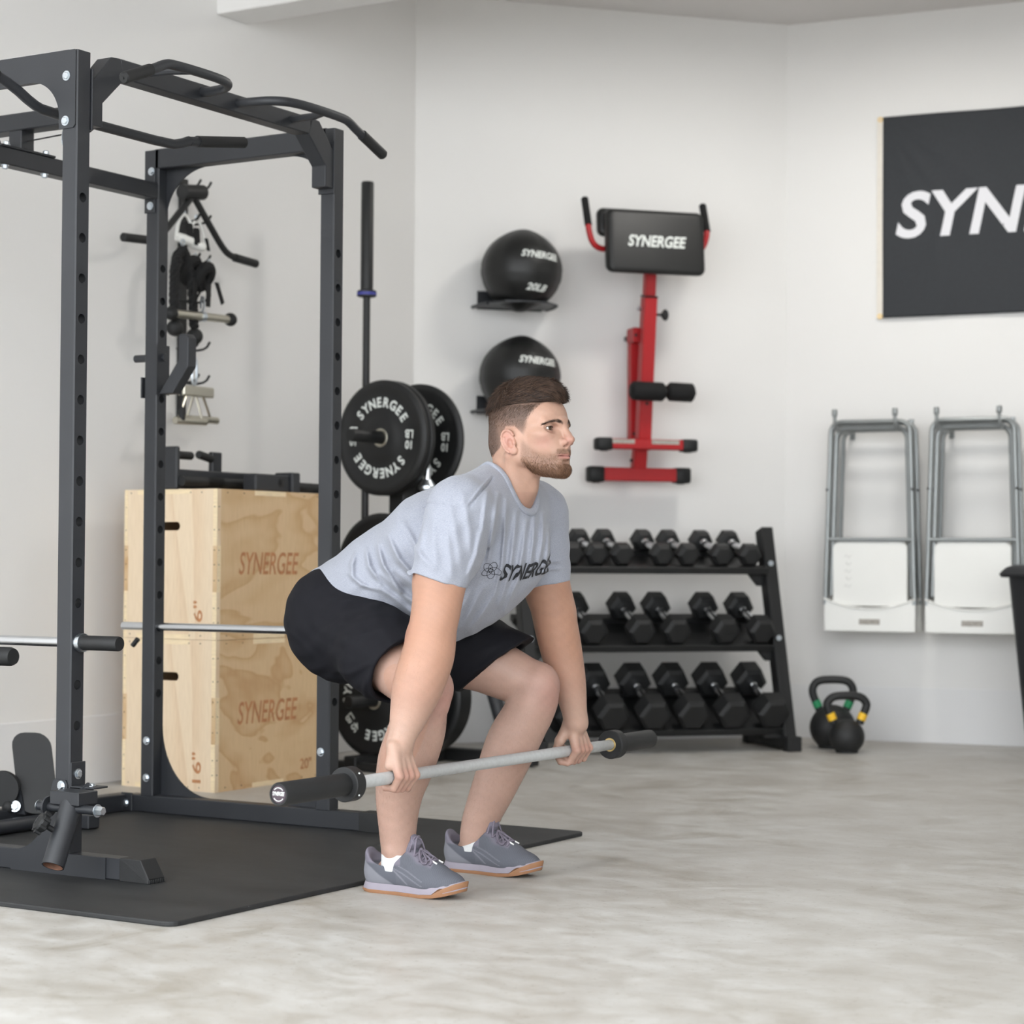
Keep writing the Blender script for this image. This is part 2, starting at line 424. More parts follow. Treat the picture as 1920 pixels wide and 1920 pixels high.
# ------------------------------------------------------------------ power rack
XR0, XR1 = -3.695, -3.645      # front pair (towards +X)
XL0, XL1 = -4.372, -4.322
YN0, YN1 = 3.905, 3.955
YF0, YF1 = 5.000, 5.050
ZB, ZT = 0.012, 2.082
rack = thing('power_rack', 'tall black steel power rack with pull-up grips standing on the gym mat', 'power rack', (-4.0, 4.48, 0))
RO = Vector((-4.0, 4.48, 0))
def rk(name, mb, m='steel', parent=None, smooth=35, bevel=0.0, label=None):
    mb.v = [(x - RO.x, y - RO.y, z - RO.z) for x, y, z in mb.v]
    o = mb.build(name, m, parent or rack, smooth, bevel)
    if label: o['label'] = label
    return o
def upright(x0, x1, y0, y1, z0, z1, holes, r=0.0125, c=0.0035):
    mb = MB()
    # -Y and +Y faces, corner chamfers
    mb.add([(x0 + c, y0, z0), (x1 - c, y0, z0), (x1 - c, y0, z1), (x0 + c, y0, z1)], [(0, 1, 2, 3)])
    mb.add([(x0 + c, y1, z0), (x0 + c, y1, z1), (x1 - c, y1, z1), (x1 - c, y1, z0)], [(0, 1, 2, 3)])
    for xa, ya, xb, yb in ((x1 - c, y0, x1, y0 + c), (x1, y1 - c, x1 - c, y1), (x0 + c, y1, x0, y1 - c), (x0, y0 + c, x0 + c, y0)):
        mb.add([(xa, ya, z0), (xb, yb, z0), (xb, yb, z1), (xa, ya, z1)], [(0, 1, 2, 3)])
    ya, yb = y0 + c, y1 - c; yc = (ya + yb) / 2; hw = (yb - ya) / 2
    for X, s in ((x1, 1), (x0, -1)):
        zz = z0
        for h in list(holes) + [None]:
            top = z1 if h is None else h - hw
            if top > zz + 1e-4: mb.add([(X, ya, zz), (X, yb, zz), (X, yb, top), (X, ya, top)], [(0, 1, 2, 3)])
            if h is None: break
            n = 16; sq, ci, inn = [], [], []
            for k in range(n):
                a = 2 * PI * k / n; cx, cz = math.cos(a), math.sin(a); m = max(abs(cx), abs(cz))
                sq.append((X, yc + hw * cx / m, h + hw * cz / m)); ci.append((X, yc + r * cx, h + r * cz)); inn.append((X - s * 0.003, yc + r * cx, h + r * cz))
            vs = sq + ci + inn
            fs = [(k, (k + 1) % n, n + (k + 1) % n, n + k) for k in range(n)] + [(n + k, n + (k + 1) % n, 2 * n + (k + 1) % n, 2 * n + k) for k in range(n)]
            mb.add(vs, fs); zz = h + hw
    mb.add([(x0 + c, y0, z1), (x1 - c, y0, z1), (x1, y0 + c, z1), (x1, y1 - c, z1), (x1 - c, y1, z1), (x0 + c, y1, z1), (x0, y1 - c, z1), (x0, y0 + c, z1)], [tuple(range(8))])
    return mb
HZ = [0.382 + 0.1022 * k for k in range(14)]
for x0, x1, y0, y1 in ((XR0, XR1, YN0, YN1), (XR0, XR1, YF0, YF1), (XL0, XL1, YF0, YF1), (XL0, XL1, YN0, YN1)):
    rk('upright', upright(x0, x1, y0, y1, ZB + .0535, ZT, HZ), 'steel', smooth=0)
# base rails along X with rubber feet, and along Y
def gusset(x_side, sgn, y0, y1, z0, w, h, curve=True, n=12):
    """concave plate between an upright (at x_side) and a rail (at z0)"""
    pts = [(0, 0), (w, 0)]
    for k in range(n + 1):
        a = PI / 2 * k / n
        pts.append((w * (1 - math.sin(a)) if k else w, h * (1 - math.cos(a)) if k else 0.0))
    pts.append((0, h))
    return pts
for y0, y1, xa, xb in ((YN0, YN1, -4.44, -3.43), (YF0, YF1, -4.43, -3.49)):
    mb = MB(); mb.box((xa, y0, ZB), (xb, y1, ZB + .053), .003); rk('base_rail', mb, smooth=0)
    mb = MB()   # flared rubber foot on the front end
    X0 = xb - .045; vs = []
    for xx, zz, e in ((X0, ZB - .0005, .004), (X0, ZB + .056, .004), (xb + .022, ZB + .056, .003), (xb + .05, ZB + .012, .004), (xb + .05, ZB - .0005, .006)):
        vs += [(xx, y0 - e, zz), (xx, y1 + e, zz)]
    mb.add(vs, [(0, 2, 4, 6, 8), (1, 9, 7, 5, 3), (0, 1, 3, 2), (2, 3, 5, 4), (4, 5, 7, 6), (6, 7, 9, 8), (8, 9, 1, 0)])
    for k in range(9): mb.box((xb + .05, y0 - .004 + k * .0065, ZB - .0005), (xb + .054, y0 + k * .0065, ZB + .010))
    rk('foot_cap', mb, 'rubber', smooth=0, bevel=.002)
mb = MB(); mb.box((-4.475, 3.93, ZB), (-4.425, 5.02, ZB + .053), .003); rk('side_rail', mb, smooth=0)
mb = MB(); mb.box((-4.445, 4.994, ZB - .0), (-4.40, 5.0, ZB + .058), .002); rk('joint_plate', mb)
def arc_plate(px, pz, w, h, n=14):
    """polygon in x,z: right angle corner at (px,pz); w signed along x, h up; concave quarter curve"""
    out = [(px, pz), (px + w, pz)]
    for k in range(1, n):
        a = PI / 2 * k / n
        out.append((px + w * (1 - math.sin(a)), pz + h * (1 - math.cos(a))))
    out.append((px, pz + h)); return out
def plate_xz(poly, y, t):  # front face at y, thickness t towards +Y
    return MB().prism([(a, b) for a, b in poly], (0, y + t, 0), (1, 0, 0), (0, 0, 1), t)
# lower gussets
def low_gusset_near():
    P = [(-3.838, ZB), (-3.52, ZB), (-3.52, ZB + .053), (-3.648, ZB + .053), (-3.648, .236), (-3.655, .248), (-3.692, .248), (-3.697, .242)]
    for k in range(13):
        a = PI / 2 * k / 12
        P.append((-3.702 - .125 * (1 - math.cos(a)), .225 - .160 * math.sin(a)))
    P.append((-3.838, .064))
    return P
rk('lower_gusset', plate_xz(low_gusset_near(), YN0 - .004, .004), smooth=0)
rk('lower_gusset', plate_xz(arc_plate(XL1, ZB + .053, .195, .215), YF1 - .008, .005), smooth=0)
rk('lower_gusset', plate_xz(arc_plate(XR0, ZB + .053, -.18, .20), YF1 - .008, .005), smooth=0)
# top rails along X and their gussets
for y0, y1 in ((YN0, YN1), (YF0, YF1)):
    mb = MB(); mb.box((XL1 - .02, y0, 2.022), (XR0 + .02, y1, ZT + .003), .003); rk('top_rail', mb, smooth=0)
def up_gusset(px, side, w=.13, h=.135, z=2.022):
    P = [(px, z), (px + side * w, z)]
    for k in range(1, 14):
        a = PI / 2 * k / 14
        P.append((px + side * w * (1 - math.sin(a)), z - h * (1 - math.cos(a))))
    P.append((px, z - h)); return P
# near front upright: the large plate over rail and upright
P = [(-3.648, 2.078), (-3.652, 2.082), (-3.915, 2.084), (-3.915, 2.010), (-3.80, 2.012)]
for k in range(1, 14):
    a = PI / 2 * k / 14
    P.append((-3.80 + .098 * math.sin(a), 2.012 - .100 * (1 - math.cos(a))))
P += [(-3.702, 1.884), (-3.655, 1.884), (-3.648, 1.892)]
rk('upper_gusset', plate_xz(P, YN0 - .004, .004), smooth=0)
rk('upper_gusset', plate_xz(up_gusset(XL1, 1, .17, .15), YF1 - .012, .005), smooth=0)
rk('upper_gusset', plate_xz(up_gusset(XR0, -1, .15, .13), YF1 - .012, .005), smooth=0)
mb = MB(); mb.box((XL0 - .004, YF0 - .004, 1.885), (XL1 - .012, YF0, ZT), .001)
rk('joint_plate', mb)
mb = MB(); mb.box((XR0 - .003, YF0 - .004, 1.895), (XR1 - .014, YF0, 1.94), .001); rk('joint_plate', mb)
# rails along Y at the back pair
mb = MB(); mb.box((XL0 + .002, YN1, 1.927), (XL1, YF0, 1.977), .003); rk('side_rail', mb, smooth=0)
# pull-up beam with its angled ends
mb = MB()
mb.bar((-3.67, 4.066, 2.066), (-3.67, 4.884, 2.066), .05, .05)
rk('pull_up_beam', mb, smooth=0)
for sg, yo in ((1, YN1), (-1, YF0)):
    pr = [(yo + sg * .001, 1.90), (yo + sg * .044, 1.90), (yo + sg * .044, 1.962), (yo + sg * .128, 2.041), (yo + sg * .11, 2.091), (yo + sg * .075, 2.088), (yo + sg * .001, 2.008)]
    mb = MB().prism(pr if sg > 0 else pr[::-1], (-3.6955, 0, 0), (0, 1, 0), (0, 0, 1), .051)
    rk('beam_bracket', mb, smooth=0, bevel=.003)
    mb = MB(); mb.box((-3.699, yo, 1.886), (-3.641, yo + sg * .006, 2.042), .001); rk('bracket_plate', mb, smooth=0)
YC = 4.469
def mir(p): return (p[0], 2 * YC - p[1], p[2])
grip_path = [(-3.647, 4.546, 2.068), (-3.60, 4.548, 2.066), (-3.548, 4.560, 2.067), (-3.512, 4.60, 2.068), (-3.50, 4.68, 2.068), (-3.50, 4.845, 2.066), (-3.499, 4.875, 2.058), (-3.498, 4.905, 2.043)]
end = (-3.492, 5.03, 1.992)
for f in (lambda p: p, mir):
    mb = MB(); mb.tube([f(p) for p in grip_path] + [f(end)], .0128, 12, smooth=2); g = rk('pull_up_handle', mb)
    mb = MB(); a = Vector(f((-3.496, 4.93, 2.033))); b = Vector(f((-3.4915, 5.035, 1.990))); mb.rev([(0, .0155), (.96, .0155), (1, .012)], a, b, 14)
    mb.rev([(0, .003), (0.03, .003)], b, b + (b - a) * 1.0, 8); o = rk('rubber_grip', mb, 'rubber', g)
    mb = MB(); mb.tube([f((-3.647, 4.793, 2.068)), f((-3.56, 4.785, 2.067)), f((-3.502, 4.755, 2.067))], .0105, 10); rk('handle_brace', mb, parent=g)
# bolts
mb = MB()
for p in ((-3.678, YN0 - .004, 2.017), (-3.680, YN0 - .004, 1.903), (-3.668, YN0 - .004, .233), (-4.348, YF0 - .004, 2.015), (-4.352, YF0 - .004, 1.907), (-4.347, YF0, .235), (-4.347, YF0, .120), (-3.676, YF0, .235), (-4.425, YF0 - .006, .038), (-3.682, YF0 - .004, 1.914)):
    b1 = MB(); bolt(b1, p, (0, -1, 0), .0095); rk('bolt', b1, 'zinc', smooth=30)
# safety bars: chrome rods through the uprights with rubber covered ends
for y in (3.93, 5.025):
    mb = MB(); mb.cyl((-4.47, y, .590), (-3.66, y, .590), .0125, 16); o = rk('safety_bar', mb, 'chrome', label='chrome safety rod')
    mb = MB(); mb.rev([(0, .019), (.008, .019), (.008, .0235), (.02, .0235), (.02, .018)], (-3.645, y, .59), (-3.6, y, .59), 18, True, 0, True); rk('collar', mb, 'zinc', o)
    mb = MB(); mb.rev([(.018, .0185), (.135, .0185), (.138, .017)], (-3.645, y, .59), (-3.5, y, .59), 18, True, 0, True)
    mb.rev([(.1385, .004), (.139, .004)], (-3.645, y, .59), (-3.5, y, .59), 8, True, 0, True); rk('rubber_sleeve', mb, 'rubber', o)
    mb = MB(); mb.tube([(-4.40, y - .01, .55), (-4.42, y - .012, .528)], .008, 8); rk('locking_pin', mb, 'rubber', o)
# weight peg at the left end
mb = MB(); mb.rev([(0, .0245), (.335, .0245), (.345, .021)], (-4.21, 3.93, .548), (-3.86, 3.93, .548), 20, True, 0, True); rk('weight_peg', mb, 'rubber')
# J-hook on the far rear upright
mb = MB(); mb.rev([(0, .012), (.05, .012), (.05, .0175), (.062, .0175), (.062, .012), (.125, .012)], (-4.43, 5.025, 1.432), (-4.2, 5.025, 1.432), 14, True, 0, True)
j = rk('bar_hook', mb)
mb = MB().prism([(-4.213, 1.50), (-4.235, 1.50), (-4.240, 1.495), (-4.240, 1.418), (-4.318, 1.316), (-4.262, 1.316), (-4.2, 1.398), (-4.2, 1.488)], (0, 5.045, 0), (1, 0, 0), (0, 0, 1), .040)
rk('hook_arm', mb, parent=j, smooth=0, bevel=.003)
mb = MB(); mb.box((-4.322, 4.995, 1.315), (-4.317, 5.055, 1.47)); mb.box((-4.382, 4.995, 1.305), (-4.376, 5.055, 1.37)); rk('hook_plate', mb, parent=j, smooth=0)
# landmine sleeve on the near front upright
mb = MB(); mb.box((-3.645, 3.906, .232), (-3.640, 3.958, .292), .001); mb.box((-3.645, 3.906, .229), (-3.565, 3.958, .234), .001); lm = rk('landmine_bracket', mb, smooth=0, bevel=.002)
for p, n in (((-3.640, 3.93, .262), (1, 0, 0)), ((-3.597, 3.93, .234), (0, 0, 1))):
    b1 = MB(); bolt(b1, p, n, .010); rk('bolt', b1, 'zinc', lm, smooth=30)
mb = MB(); mb.box((-3.640, 3.83, .196), (-3.545, 3.90, .229), .002); mb.cyl((-3.60, 3.87, .20), (-3.60, 3.93, .232), .013, 12); rk('swivel_block', mb, parent=lm)
mb = MB(); mb.cyl((-3.69, 3.848, .187), (-3.50, 3.848, .187), .011, 12); mb.rev([(0, .026), (.006, .026)], (-3.662, 3.848, .187), (-3.5, 3.848, .187), 18, True, 0, True); rk('pivot_pin', mb, parent=lm)
b1 = MB(); bolt(b1, (-3.69, 3.848, .187), (-1, 0, 0), .011); bolt(b1, (-3.50, 3.848, .187), (1, 0, 0), .012, .02); rk('nut', b1, 'zinc', lm, smooth=30)
a, b = Vector((-3.590, 3.862, .212)), Vector((-3.574, 3.775, .055)); n = 26
tb = MB(); tb.rev([(0, .0275), (1, .0275), (1, .0245), (.35, .0245)], a, b, n, False)
tb.f.append(tuple(range(n))); tb.mi.append(0)
rk('landmine_tube', tb, 'steel', lm)
tb = MB(); tb.rev([(1.0, .0243), (.4, .0243)], a, b, n, False); tb.f.append(tuple(range(n, 2 * n))); tb.mi.append(0); rk('tube_bore', tb, 'rust', lm)
mb = MB(); kd = Vector((-.42, -.72, .55)).normalized(); kc = Vector((-3.585, 3.81, .128)) + kd * .02
mb.rev([(0, .007), (.02, .007), (.02, .016), (.028, .024), (.040, .025), (.046, .021), (.048, .010), (.0465, .009)], kc, kc + kd, 24, True, 0, True)
for k in range(7):
    e = kd.orthogonal().normalized(); f2 = kd.cross(e); q = kc + kd * .034 + (e * math.cos(2 * PI * k / 7) + f2 * math.sin(2 * PI * k / 7)) * .0245
    mb.cyl(q - kd * .008, q + kd * .008, .006, 8)
rk('clamp_knob', mb, 'rubber', lm)
# low row foot plate and pulley on the left
mb = MB(); mb.cyl((-4.33, 4.15, .034), (-4.33, 4.66, .034), .021, 14); mb.box((-4.46, 4.58, .014), (-4.20, 4.63, .055), .003); fb = rk('foot_plate_stand', mb)
mb = MB().prism([(a, b) for a, b in rrect(.118, .245, .042)], (-4.392, 4.56, .168), (.78, .40, .0), (-.30, .14, .95), .005); rk('foot_plate', mb, 'rubber', fb)
mb = MB().prism([(0, 0), (.05, 0), (.03, .07), (.01, .08)], (-4.44, 4.52, .05), (1, .1, 0), (0, 0, 1), .006); rk('foot_plate_bracket', mb, parent=fb)
b1 = MB(); bolt(b1, (-4.375, 4.552, .068), (.3, -.9, .1), .012); bolt(b1, (-4.412, 4.5, .075), (.5, -.8, .2), .012); rk('bolt', b1, 'zinc', fb, smooth=30)
mb = MB(); mb.rev([(0, .03), (.0, .052), (.006, .052), (.012, .045), (.018, .052), (.024, .052), (.024, .03)], (-4.46, 4.50, .125), (-4.449, 4.48, .125), 26, True, 0, True); rk('pulley_wheel', mb, 'rubber', fb)
mb = MB(); mb.sphere((-4.435, 4.50, .072), .022); rk('cable_stop', mb, 'rubber', fb)
# lat tower parts at the top left
mb = MB(); mb.box((-4.372, 4.40, 1.977), (-4.322, 4.455, 2.052), .003); tw = rk('tower_post', mb, smooth=0)
mb = MB(); mb.box((-4.60, 4.395, 2.035), (-4.17, 4.455, 2.085), .003); rk('tower_arm', mb, parent=tw, smooth=0)
mb = MB(); mb.box((-4.376, 4.32, 1.977), (-4.318, 4.54, 1.983), .001); rk('tower_plate', mb, parent=tw, smooth=0)
for yy in (4.35, 4.51):
    b1 = MB(); bolt(b1, (-4.33, yy, 1.983), (0, 0, 1), .009, .012); bolt(b1, (-4.335, yy, 1.927), (0, 0, -1), .009, .012); rk('bolt', b1, 'zinc', tw, smooth=30)
mb = MB(); mb.rev([(-.012, .045), (-.004, .04), (.004, .04), (.012, .045)], (-4.48, 4.425, 2.0), (-4.48, 5.4, 2.0), 22, True, 0, True); rk('pulley_wheel', mb, 'rubber', tw)
mb = MB(); mb.tube([(-4.70, 4.425, 1.99), (-4.0, 4.425, 2.021)], .0022, 6); rk('cable', mb, 'rubber', tw)

# lat pulldown bar lying on the rack
lat = thing('lat_bar', 'wide black lat pulldown bar with angled rubber ends hanging in the top of the rack', 'lat bar', (-3.78, 4.2, 1.94))
LO = Vector((-3.78, 4.2, 1.94))
def at(o, mb): mb.v = [(x - o[0], y - o[1], z - o[2]) for x, y, z in mb.v]; return mb
at(LO, MB().tube([(-3.78, 3.73, 2.01), (-3.78, 3.82, 1.985), (-3.78, 3.885, 1.955), (-3.78, 3.93, 1.944), (-3.78, 4.15, 1.944), (-3.78, 4.42, 1.944), (-3.78, 4.465, 1.954), (-3.78, 4.50, 1.968)], .0135, 12, smooth=1)).build('bar_shaft', 'steel', lat)
at(LO, MB().rev([(0, .0165), (.98, .0165), (1, .013)], (-3.78, 4.535, 1.972), (-3.78, 4.745, 2.006), 14)).build('rubber_grip', 'rubber', lat)
at(LO, MB().tube([(-3.78, 4.50, 1.966), (-3.78, 4.54, 1.973)], .0135, 12)).build('bar_end', 'steel', lat)
at(LO, MB().rev([(0, .013), (.02, .0165), (1, .0165)], (-3.78, 3.62, 2.045), (-3.78, 3.76, 2.0), 14)).build('rubber_grip', 'rubber', lat)
for y in (4.02, 4.10):
    ring = [(-3.78 + .021 * math.cos(t), y + .022 * math.sin(t) * .6 , 1.940 + .024 * math.sin(t)) for t in np.linspace(0, 2 * PI, 20)[:-1]]
    at(LO, MB().tube(ring, .0028, 6, closed=True)).build('steel_ring', 'steel_dark', lat)
at(LO, MB().tube([(-3.775, 4.005, 1.925), (-3.772, 3.99, 1.90), (-3.77, 3.985, 1.872), (-3.772, 4.0, 1.862), (-3.775, 4.01, 1.885), (-3.775, 4.015, 1.92)], .003, 6, closed=True, smooth=1)).build('snap_hook', 'zinc', lat)

# ------------------------------------------------------------------ plywood boxes
def ply_material(name, c1, c2, c3, seed, stretch, dist=2.0):
    m = bpy.data.materials.new(name); m.use_nodes = True; nt = m.node_tree; b = nt.nodes['Principled BSDF']; L = nt.links.new
    tc = nt.nodes.new('ShaderNodeTexCoord'); mp = nt.nodes.new('ShaderNodeMapping'); mp.inputs['Scale'].default_value = stretch; mp.inputs['Location'].default_value = (seed, seed * 1.7, seed * .6)
    L(tc.outputs['Object'], mp.inputs[0])
    n = nt.nodes.new('ShaderNodeTexNoise'); n.inputs['Scale'].default_value = 1.0; n.inputs['Detail'].default_value = 3; n.inputs['Distortion'].default_value = .4
    L(mp.outputs[0], n.inputs[0])
    mm = nt.nodes.new('ShaderNodeMath'); mm.operation = 'MULTIPLY'; mm.inputs[1].default_value = 7.0; L(n.outputs['Fac'], mm.inputs[0])
    fr = nt.nodes.new('ShaderNodeMath'); fr.operation = 'FRACT'; L(mm.outputs[0], fr.inputs[0])
    r = nt.nodes.new('ShaderNodeValToRGB'); e = r.color_ramp.elements
    e[0].position = 0; e[0].color = (*lin(c1), 1); e[1].position = 1; e[1].color = (*lin(c1), 1)
    for p, c in ((.30, c1), (.72, c2), (.93, c3)):
        x = e.new(p); x.color = (*lin(c), 1)
    L(fr.outputs[0], r.inputs[0])
    n2 = nt.nodes.new('ShaderNodeTexNoise'); n2.inputs['Scale'].default_value = 220; n2.inputs['Detail'].default_value = 3
    mp2 = nt.nodes.new('ShaderNodeMapping'); mp2.inputs['Scale'].default_value = (1, 1, .06); L(tc.outputs['Object'], mp2.inputs[0]); L(mp2.outputs[0], n2.inputs[0])
    r2 = nt.nodes.new('ShaderNodeValToRGB'); r2.color_ramp.elements[0].position = .3; r2.color_ramp.elements[0].color = (.88, .86, .83, 1); r2.color_ramp.elements[1].position = .6; r2.color_ramp.elements[1].color = (1, 1, 1, 1)
    L(n2.outputs['Fac'], r2.inputs[0])
    mx = nt.nodes.new('ShaderNodeMix'); mx.data_type = 'RGBA'; mx.blend_type = 'MULTIPLY'; mx.inputs[0].default_value = .7; L(r.outputs[0], mx.inputs[6]); L(r2.outputs[0], mx.inputs[7])
    L(mx.outputs[2], b.inputs['Base Color']); b.inputs['Roughness'].default_value = .55; b.inputs['Specular IOR Level'].default_value = .3
    return m
M['ply_pale'] = ply_material('pale birch plywood', (228, 208, 180), (224, 201, 171), (219, 194, 163), 3.1, (3.0, 3.0, .55))
M['ply_wavy'] = ply_material('figured plywood', (212, 183, 145), (205, 174, 134), (196, 162, 120), 1.3, (1.3, 1.3, 3.4))
M['ply_wavy2'] = ply_material('strongly figured plywood', (212, 183, 144), (204, 172, 132), (194, 158, 116), 6.3, (2.2, 2.2, 3.4))
BX0, BX1, BY0, BY1, BH = -5.005, -4.585, 5.628, 6.236, .522
def ply_box(z0, label, wav, t=.019):
    W, D, Hh = BX1 - BX0, BY1 - BY0, BH
    root = thing('plyo_box', label, 'box', ((BX0 + BX1) / 2, (BY0 + BY1) / 2, z0), 0, 'stacked plywood jump boxes')
    hx, hy = W / 2, D / 2
    cuts = [0, .165, .325, Hh]           # finger joints along the vertical corner
    # -Y panel with a hand slot; alternating tabs at its vertical edges
    def tabbed(half, inset_first):
        right = []; z = 0
        for i in range(3):
            e = half - (t if (i % 2 == 0) == inset_first else 0)
            right += [(e, cuts[i]), (e, cuts[i + 1])]
        return right + [(-x, z) for x, z in right[::-1]]
    def with_slot(poly, cx, cz, w, h):
        return poly, [(cx + x, cz + y) for x, y in rrect(w, h, h / 2 - .001, 6)]
    def panel(poly, slot, o, ux, nrm, name, m):
        mb = MB(); ux = Vector(ux); uz = Vector((0, 0, 1)); o = Vector(o); nn = Vector(nrm) * -t
        bm = bmesh.new()
        def ring(pl): 
            vs = [bm.verts.new(o + ux * a + uz * b) for a, b in pl]
            return vs, [bm.edges.new((vs[i], vs[(i + 1) % len(vs)])) for i in range(len(vs))]
        _, e1 = ring(poly); es = list(e1)
        if slot: _, e2 = ring(slot); es += e2
        bmesh.ops.triangle_fill(bm, use_beauty=True, use_dissolve=False, edges=es)
        g = bmesh.ops.extrude_face_region(bm, geom=list(bm.faces))
        bmesh.ops.translate(bm, vec=nn, verts=[v for v in g['geom'] if isinstance(v, bmesh.types.BMVert)])
        bmesh.ops.recalc_face_normals(bm, faces=bm.faces)
        me = bpy.data.meshes.new(name); bm.to_mesh(me); bm.free(); me.materials.append(M[m])
        ob = bpy.data.objects.new(name, me); COL.objects.link(ob); ob.parent = root; return ob
    fp = tabbed(hx, False)
    slot = [(-.04 + x, .393 + y) for x, y in rrect(.168, .030, .0148, 6)]
    for sy in (-1, 1):
        panel(fp, slot, (0, sy * hy, 0), (1, 0, 0), (0, sy, 0), 'side_panel', 'ply_pale')
    sp = tabbed(hy, True)
    for sx in (-1, 1):
        panel(sp, None, (sx * hx, 0, 0), (0, 1, 0), (sx, 0, 0), 'side_panel', wav)
    mb = MB(); mb.box((-hx + t, -hy + t, Hh - t), (hx - t, hy - t, Hh - .0005)); mb.build('top_panel', 'ply_pale', root, smooth=0)
    # end grain strips of the finger joints, a hair proud
    e = .0007; mb = MB()
    def strip(lo, hi): mb.box(lo, hi)
    for i in (0, 2): strip((hx - .0002, -hy, cuts[i]), (hx + e, -hy + t, cuts[i + 1])) if False else None
    strip((hx - t, -hy - e, cuts[0] + .001), (hx, -hy + .001, cuts[1])); strip((hx - t, -hy - e, cuts[2]), (hx, -hy + .001, cuts[3] - .001))
    strip((hx - .001, -hy, cuts[1]), (hx + e, -hy + t, cuts[2]))
    strip((-hx, -hy - e, cuts[0] + .001), (-hx + .014, -hy + .001, cuts[1])); strip((-hx, -hy - e, cuts[2]), (-hx + .014, -hy + .001, cuts[3] - .001))
    for zz in (0.001, Hh - .0175):
        strip((hx - .001, -.10, zz), (hx + e, .08, zz + .0165))
        strip((-.15, -hy - e, zz), (.09, -hy + .001, zz + .0165))
    tag(mb.build('finger_joints', 'ply_edge', root, smooth=0), kind='stuff')
    mb = MB()
    for x in (-.18, .09, .14):
        for zz in (.014, Hh - .012): mb.cyl((x, -hy - .0015, zz), (x, -hy, zz), .0022, 6)
    for zz in (.06, .11, .205, .26, .31, .38, .46):
        mb.cyl((hx - .012, -hy - .0015, zz), (hx - .012, -hy, zz), .0022, 6); mb.cyl((-hx + .008, -hy - .0015, zz), (-hx + .008, -hy, zz), .0022, 6)
        mb.cyl((hx, -hy + .008, zz), (hx + .0015, -hy + .008, zz), .0022, 6)
    for y in (-.25, -.16, .19, .27):
        for zz in (.014, Hh - .012): mb.cyl((hx, y, zz), (hx + .0015, y, zz), .0022, 6)
    tag(mb.build('screws', 'screw', root), kind='stuff')
    mb = MB(); flat_text(mb, fit_text(BRAND, .345, .080, .012, .22), (hx, -.013, .265), (0, 1, 0), (0, 0, 1), .0009)
    flat_text(mb, fit_text('20"', .068, .040, .015), (hx, .212, .062), (0, 1, 0), (0, 0, 1), .0009)
    flat_text(mb, fit_text('16"', .105, .040, .012), (.128, -hy, .082), (0, 0, 1), (-1, 0, 0), .0009)
    mb.build('burnt_lettering', 'burn', root, smooth=0)
    return root
ply_box(0.0, 'lower plywood jump box standing on the concrete floor behind the rack', 'ply_wavy2')
ply_box(BH + .001, 'upper plywood jump box stacked on the other, rack attachments on top', 'ply_wavy')

# rack attachments lying on the upper box (two dip handles)
TZ = 2 * BH + .001
def dip(name, label, loc, rz, parts):
    r = thing(name, label, 'dip handle', loc, rz, 'dip handles on the plywood box'); parts(r); return r
def dipA(r):
    MB().bar((0, -.30, .038), (0, .22, .038), .06, .066, c=.005).build('mounting_tube', 'steel', r, smooth=0)
    MB().obox((0.0, -.30, .075), (.075, .022, .15), None, .005).build('end_plate', 'steel', r, smooth=0)
    MB().obox((-.02, -.03, .105), (.022, .055, .075), None, .004).build('hook_plate', 'steel', r, smooth=0)
    MB().rev([(0, .015), (.95, .015), (1, .012)], (0, -.285, .122), (.0, -.185, .122), 14).build('grip_peg', 'rubber', r)
    MB().rev([(0, .015), (.95, .015), (1, .012)], (-.02, -.055, .118), (.01, -.16, .128), 14).build('grip_peg', 'rubber', r)
    m = MB(); m.rev([(0, .0175), (1, .0175)], (.052, -.30, .03), (.052, -.08, .03), 14); m.rev([(0, .003), (1, .003)], (.052, -.302, .03), (.052, -.3, .03), 8); m.build('grip_tube', 'rubber', r)
    MB().rev([(0, .0175), (1, .0175)], (.052, -.17, .03), (.052, .10, .03), 14).build('grip_tube', 'rubber', r)
def dipB(r):
    MB().bar((0, -.12, .034), (0, .12, .034), .06, .062, c=.005).build('mounting_tube', 'steel', r, smooth=0)
    MB().obox((0, .105, .038), (.085, .05, .075), None, .005).build('end_plate', 'steel', r, smooth=0)
    MB().rev([(0, .0185), (.97, .0185), (1, .015)], (.01, .128, .024), (.055, .285, .02), 14).build('grip_tube', 'rubber', r)
    b = MB(); bolt(b, (.03, .03, .036), (1, 0, 0), .012, .004); b.build('bolt', 'steel_dark', r)
dip('dip_handle', 'long black dip handle with two pegs lying on the upper plywood box', (-4.80, 5.93, TZ), 0, dipA)
dip('dip_handle', 'short black dip handle with angled grip at the right end of the box top', (-4.68, 6.04, TZ), 0, dipB)
# ------------------------------------------------------------------ cable attachments on the left wall
WX = -5.116
strip = thing('wall_storage_strip', 'narrow black wall strip with hooks carrying cable attachments', 'wall rack', (WX, 6.05, 1.37))
SO = (WX, 6.05, 1.37)
at(SO, MB().box((WX, 6.030, 1.33), (WX + .012, 6.075, 2.23), .002)).build('strip_plate', 'steel_dark', strip, smooth=0)
for (y, z) in ((6.05, 2.20), (6.05, 2.075), (6.05, 1.925), (6.05, 1.78), (6.05, 1.60), (6.05, 1.475)):
    at(SO, MB().tube([(WX + .01, y - .03, z - .012), (WX + .05, y - .03, z - .018), (WX + .10, y - .03, z - .012), (WX + .118, y - .03, z + .012)], .0045, 8, smooth=1)
       .tube([(WX + .01, y + .03, z - .012), (WX + .05, y + .03, z - .018), (WX + .10, y + .03, z - .012), (WX + .118, y + .03, z + .012)], .0045, 8, smooth=1)).build('wall_hook', 'steel_dark', strip)
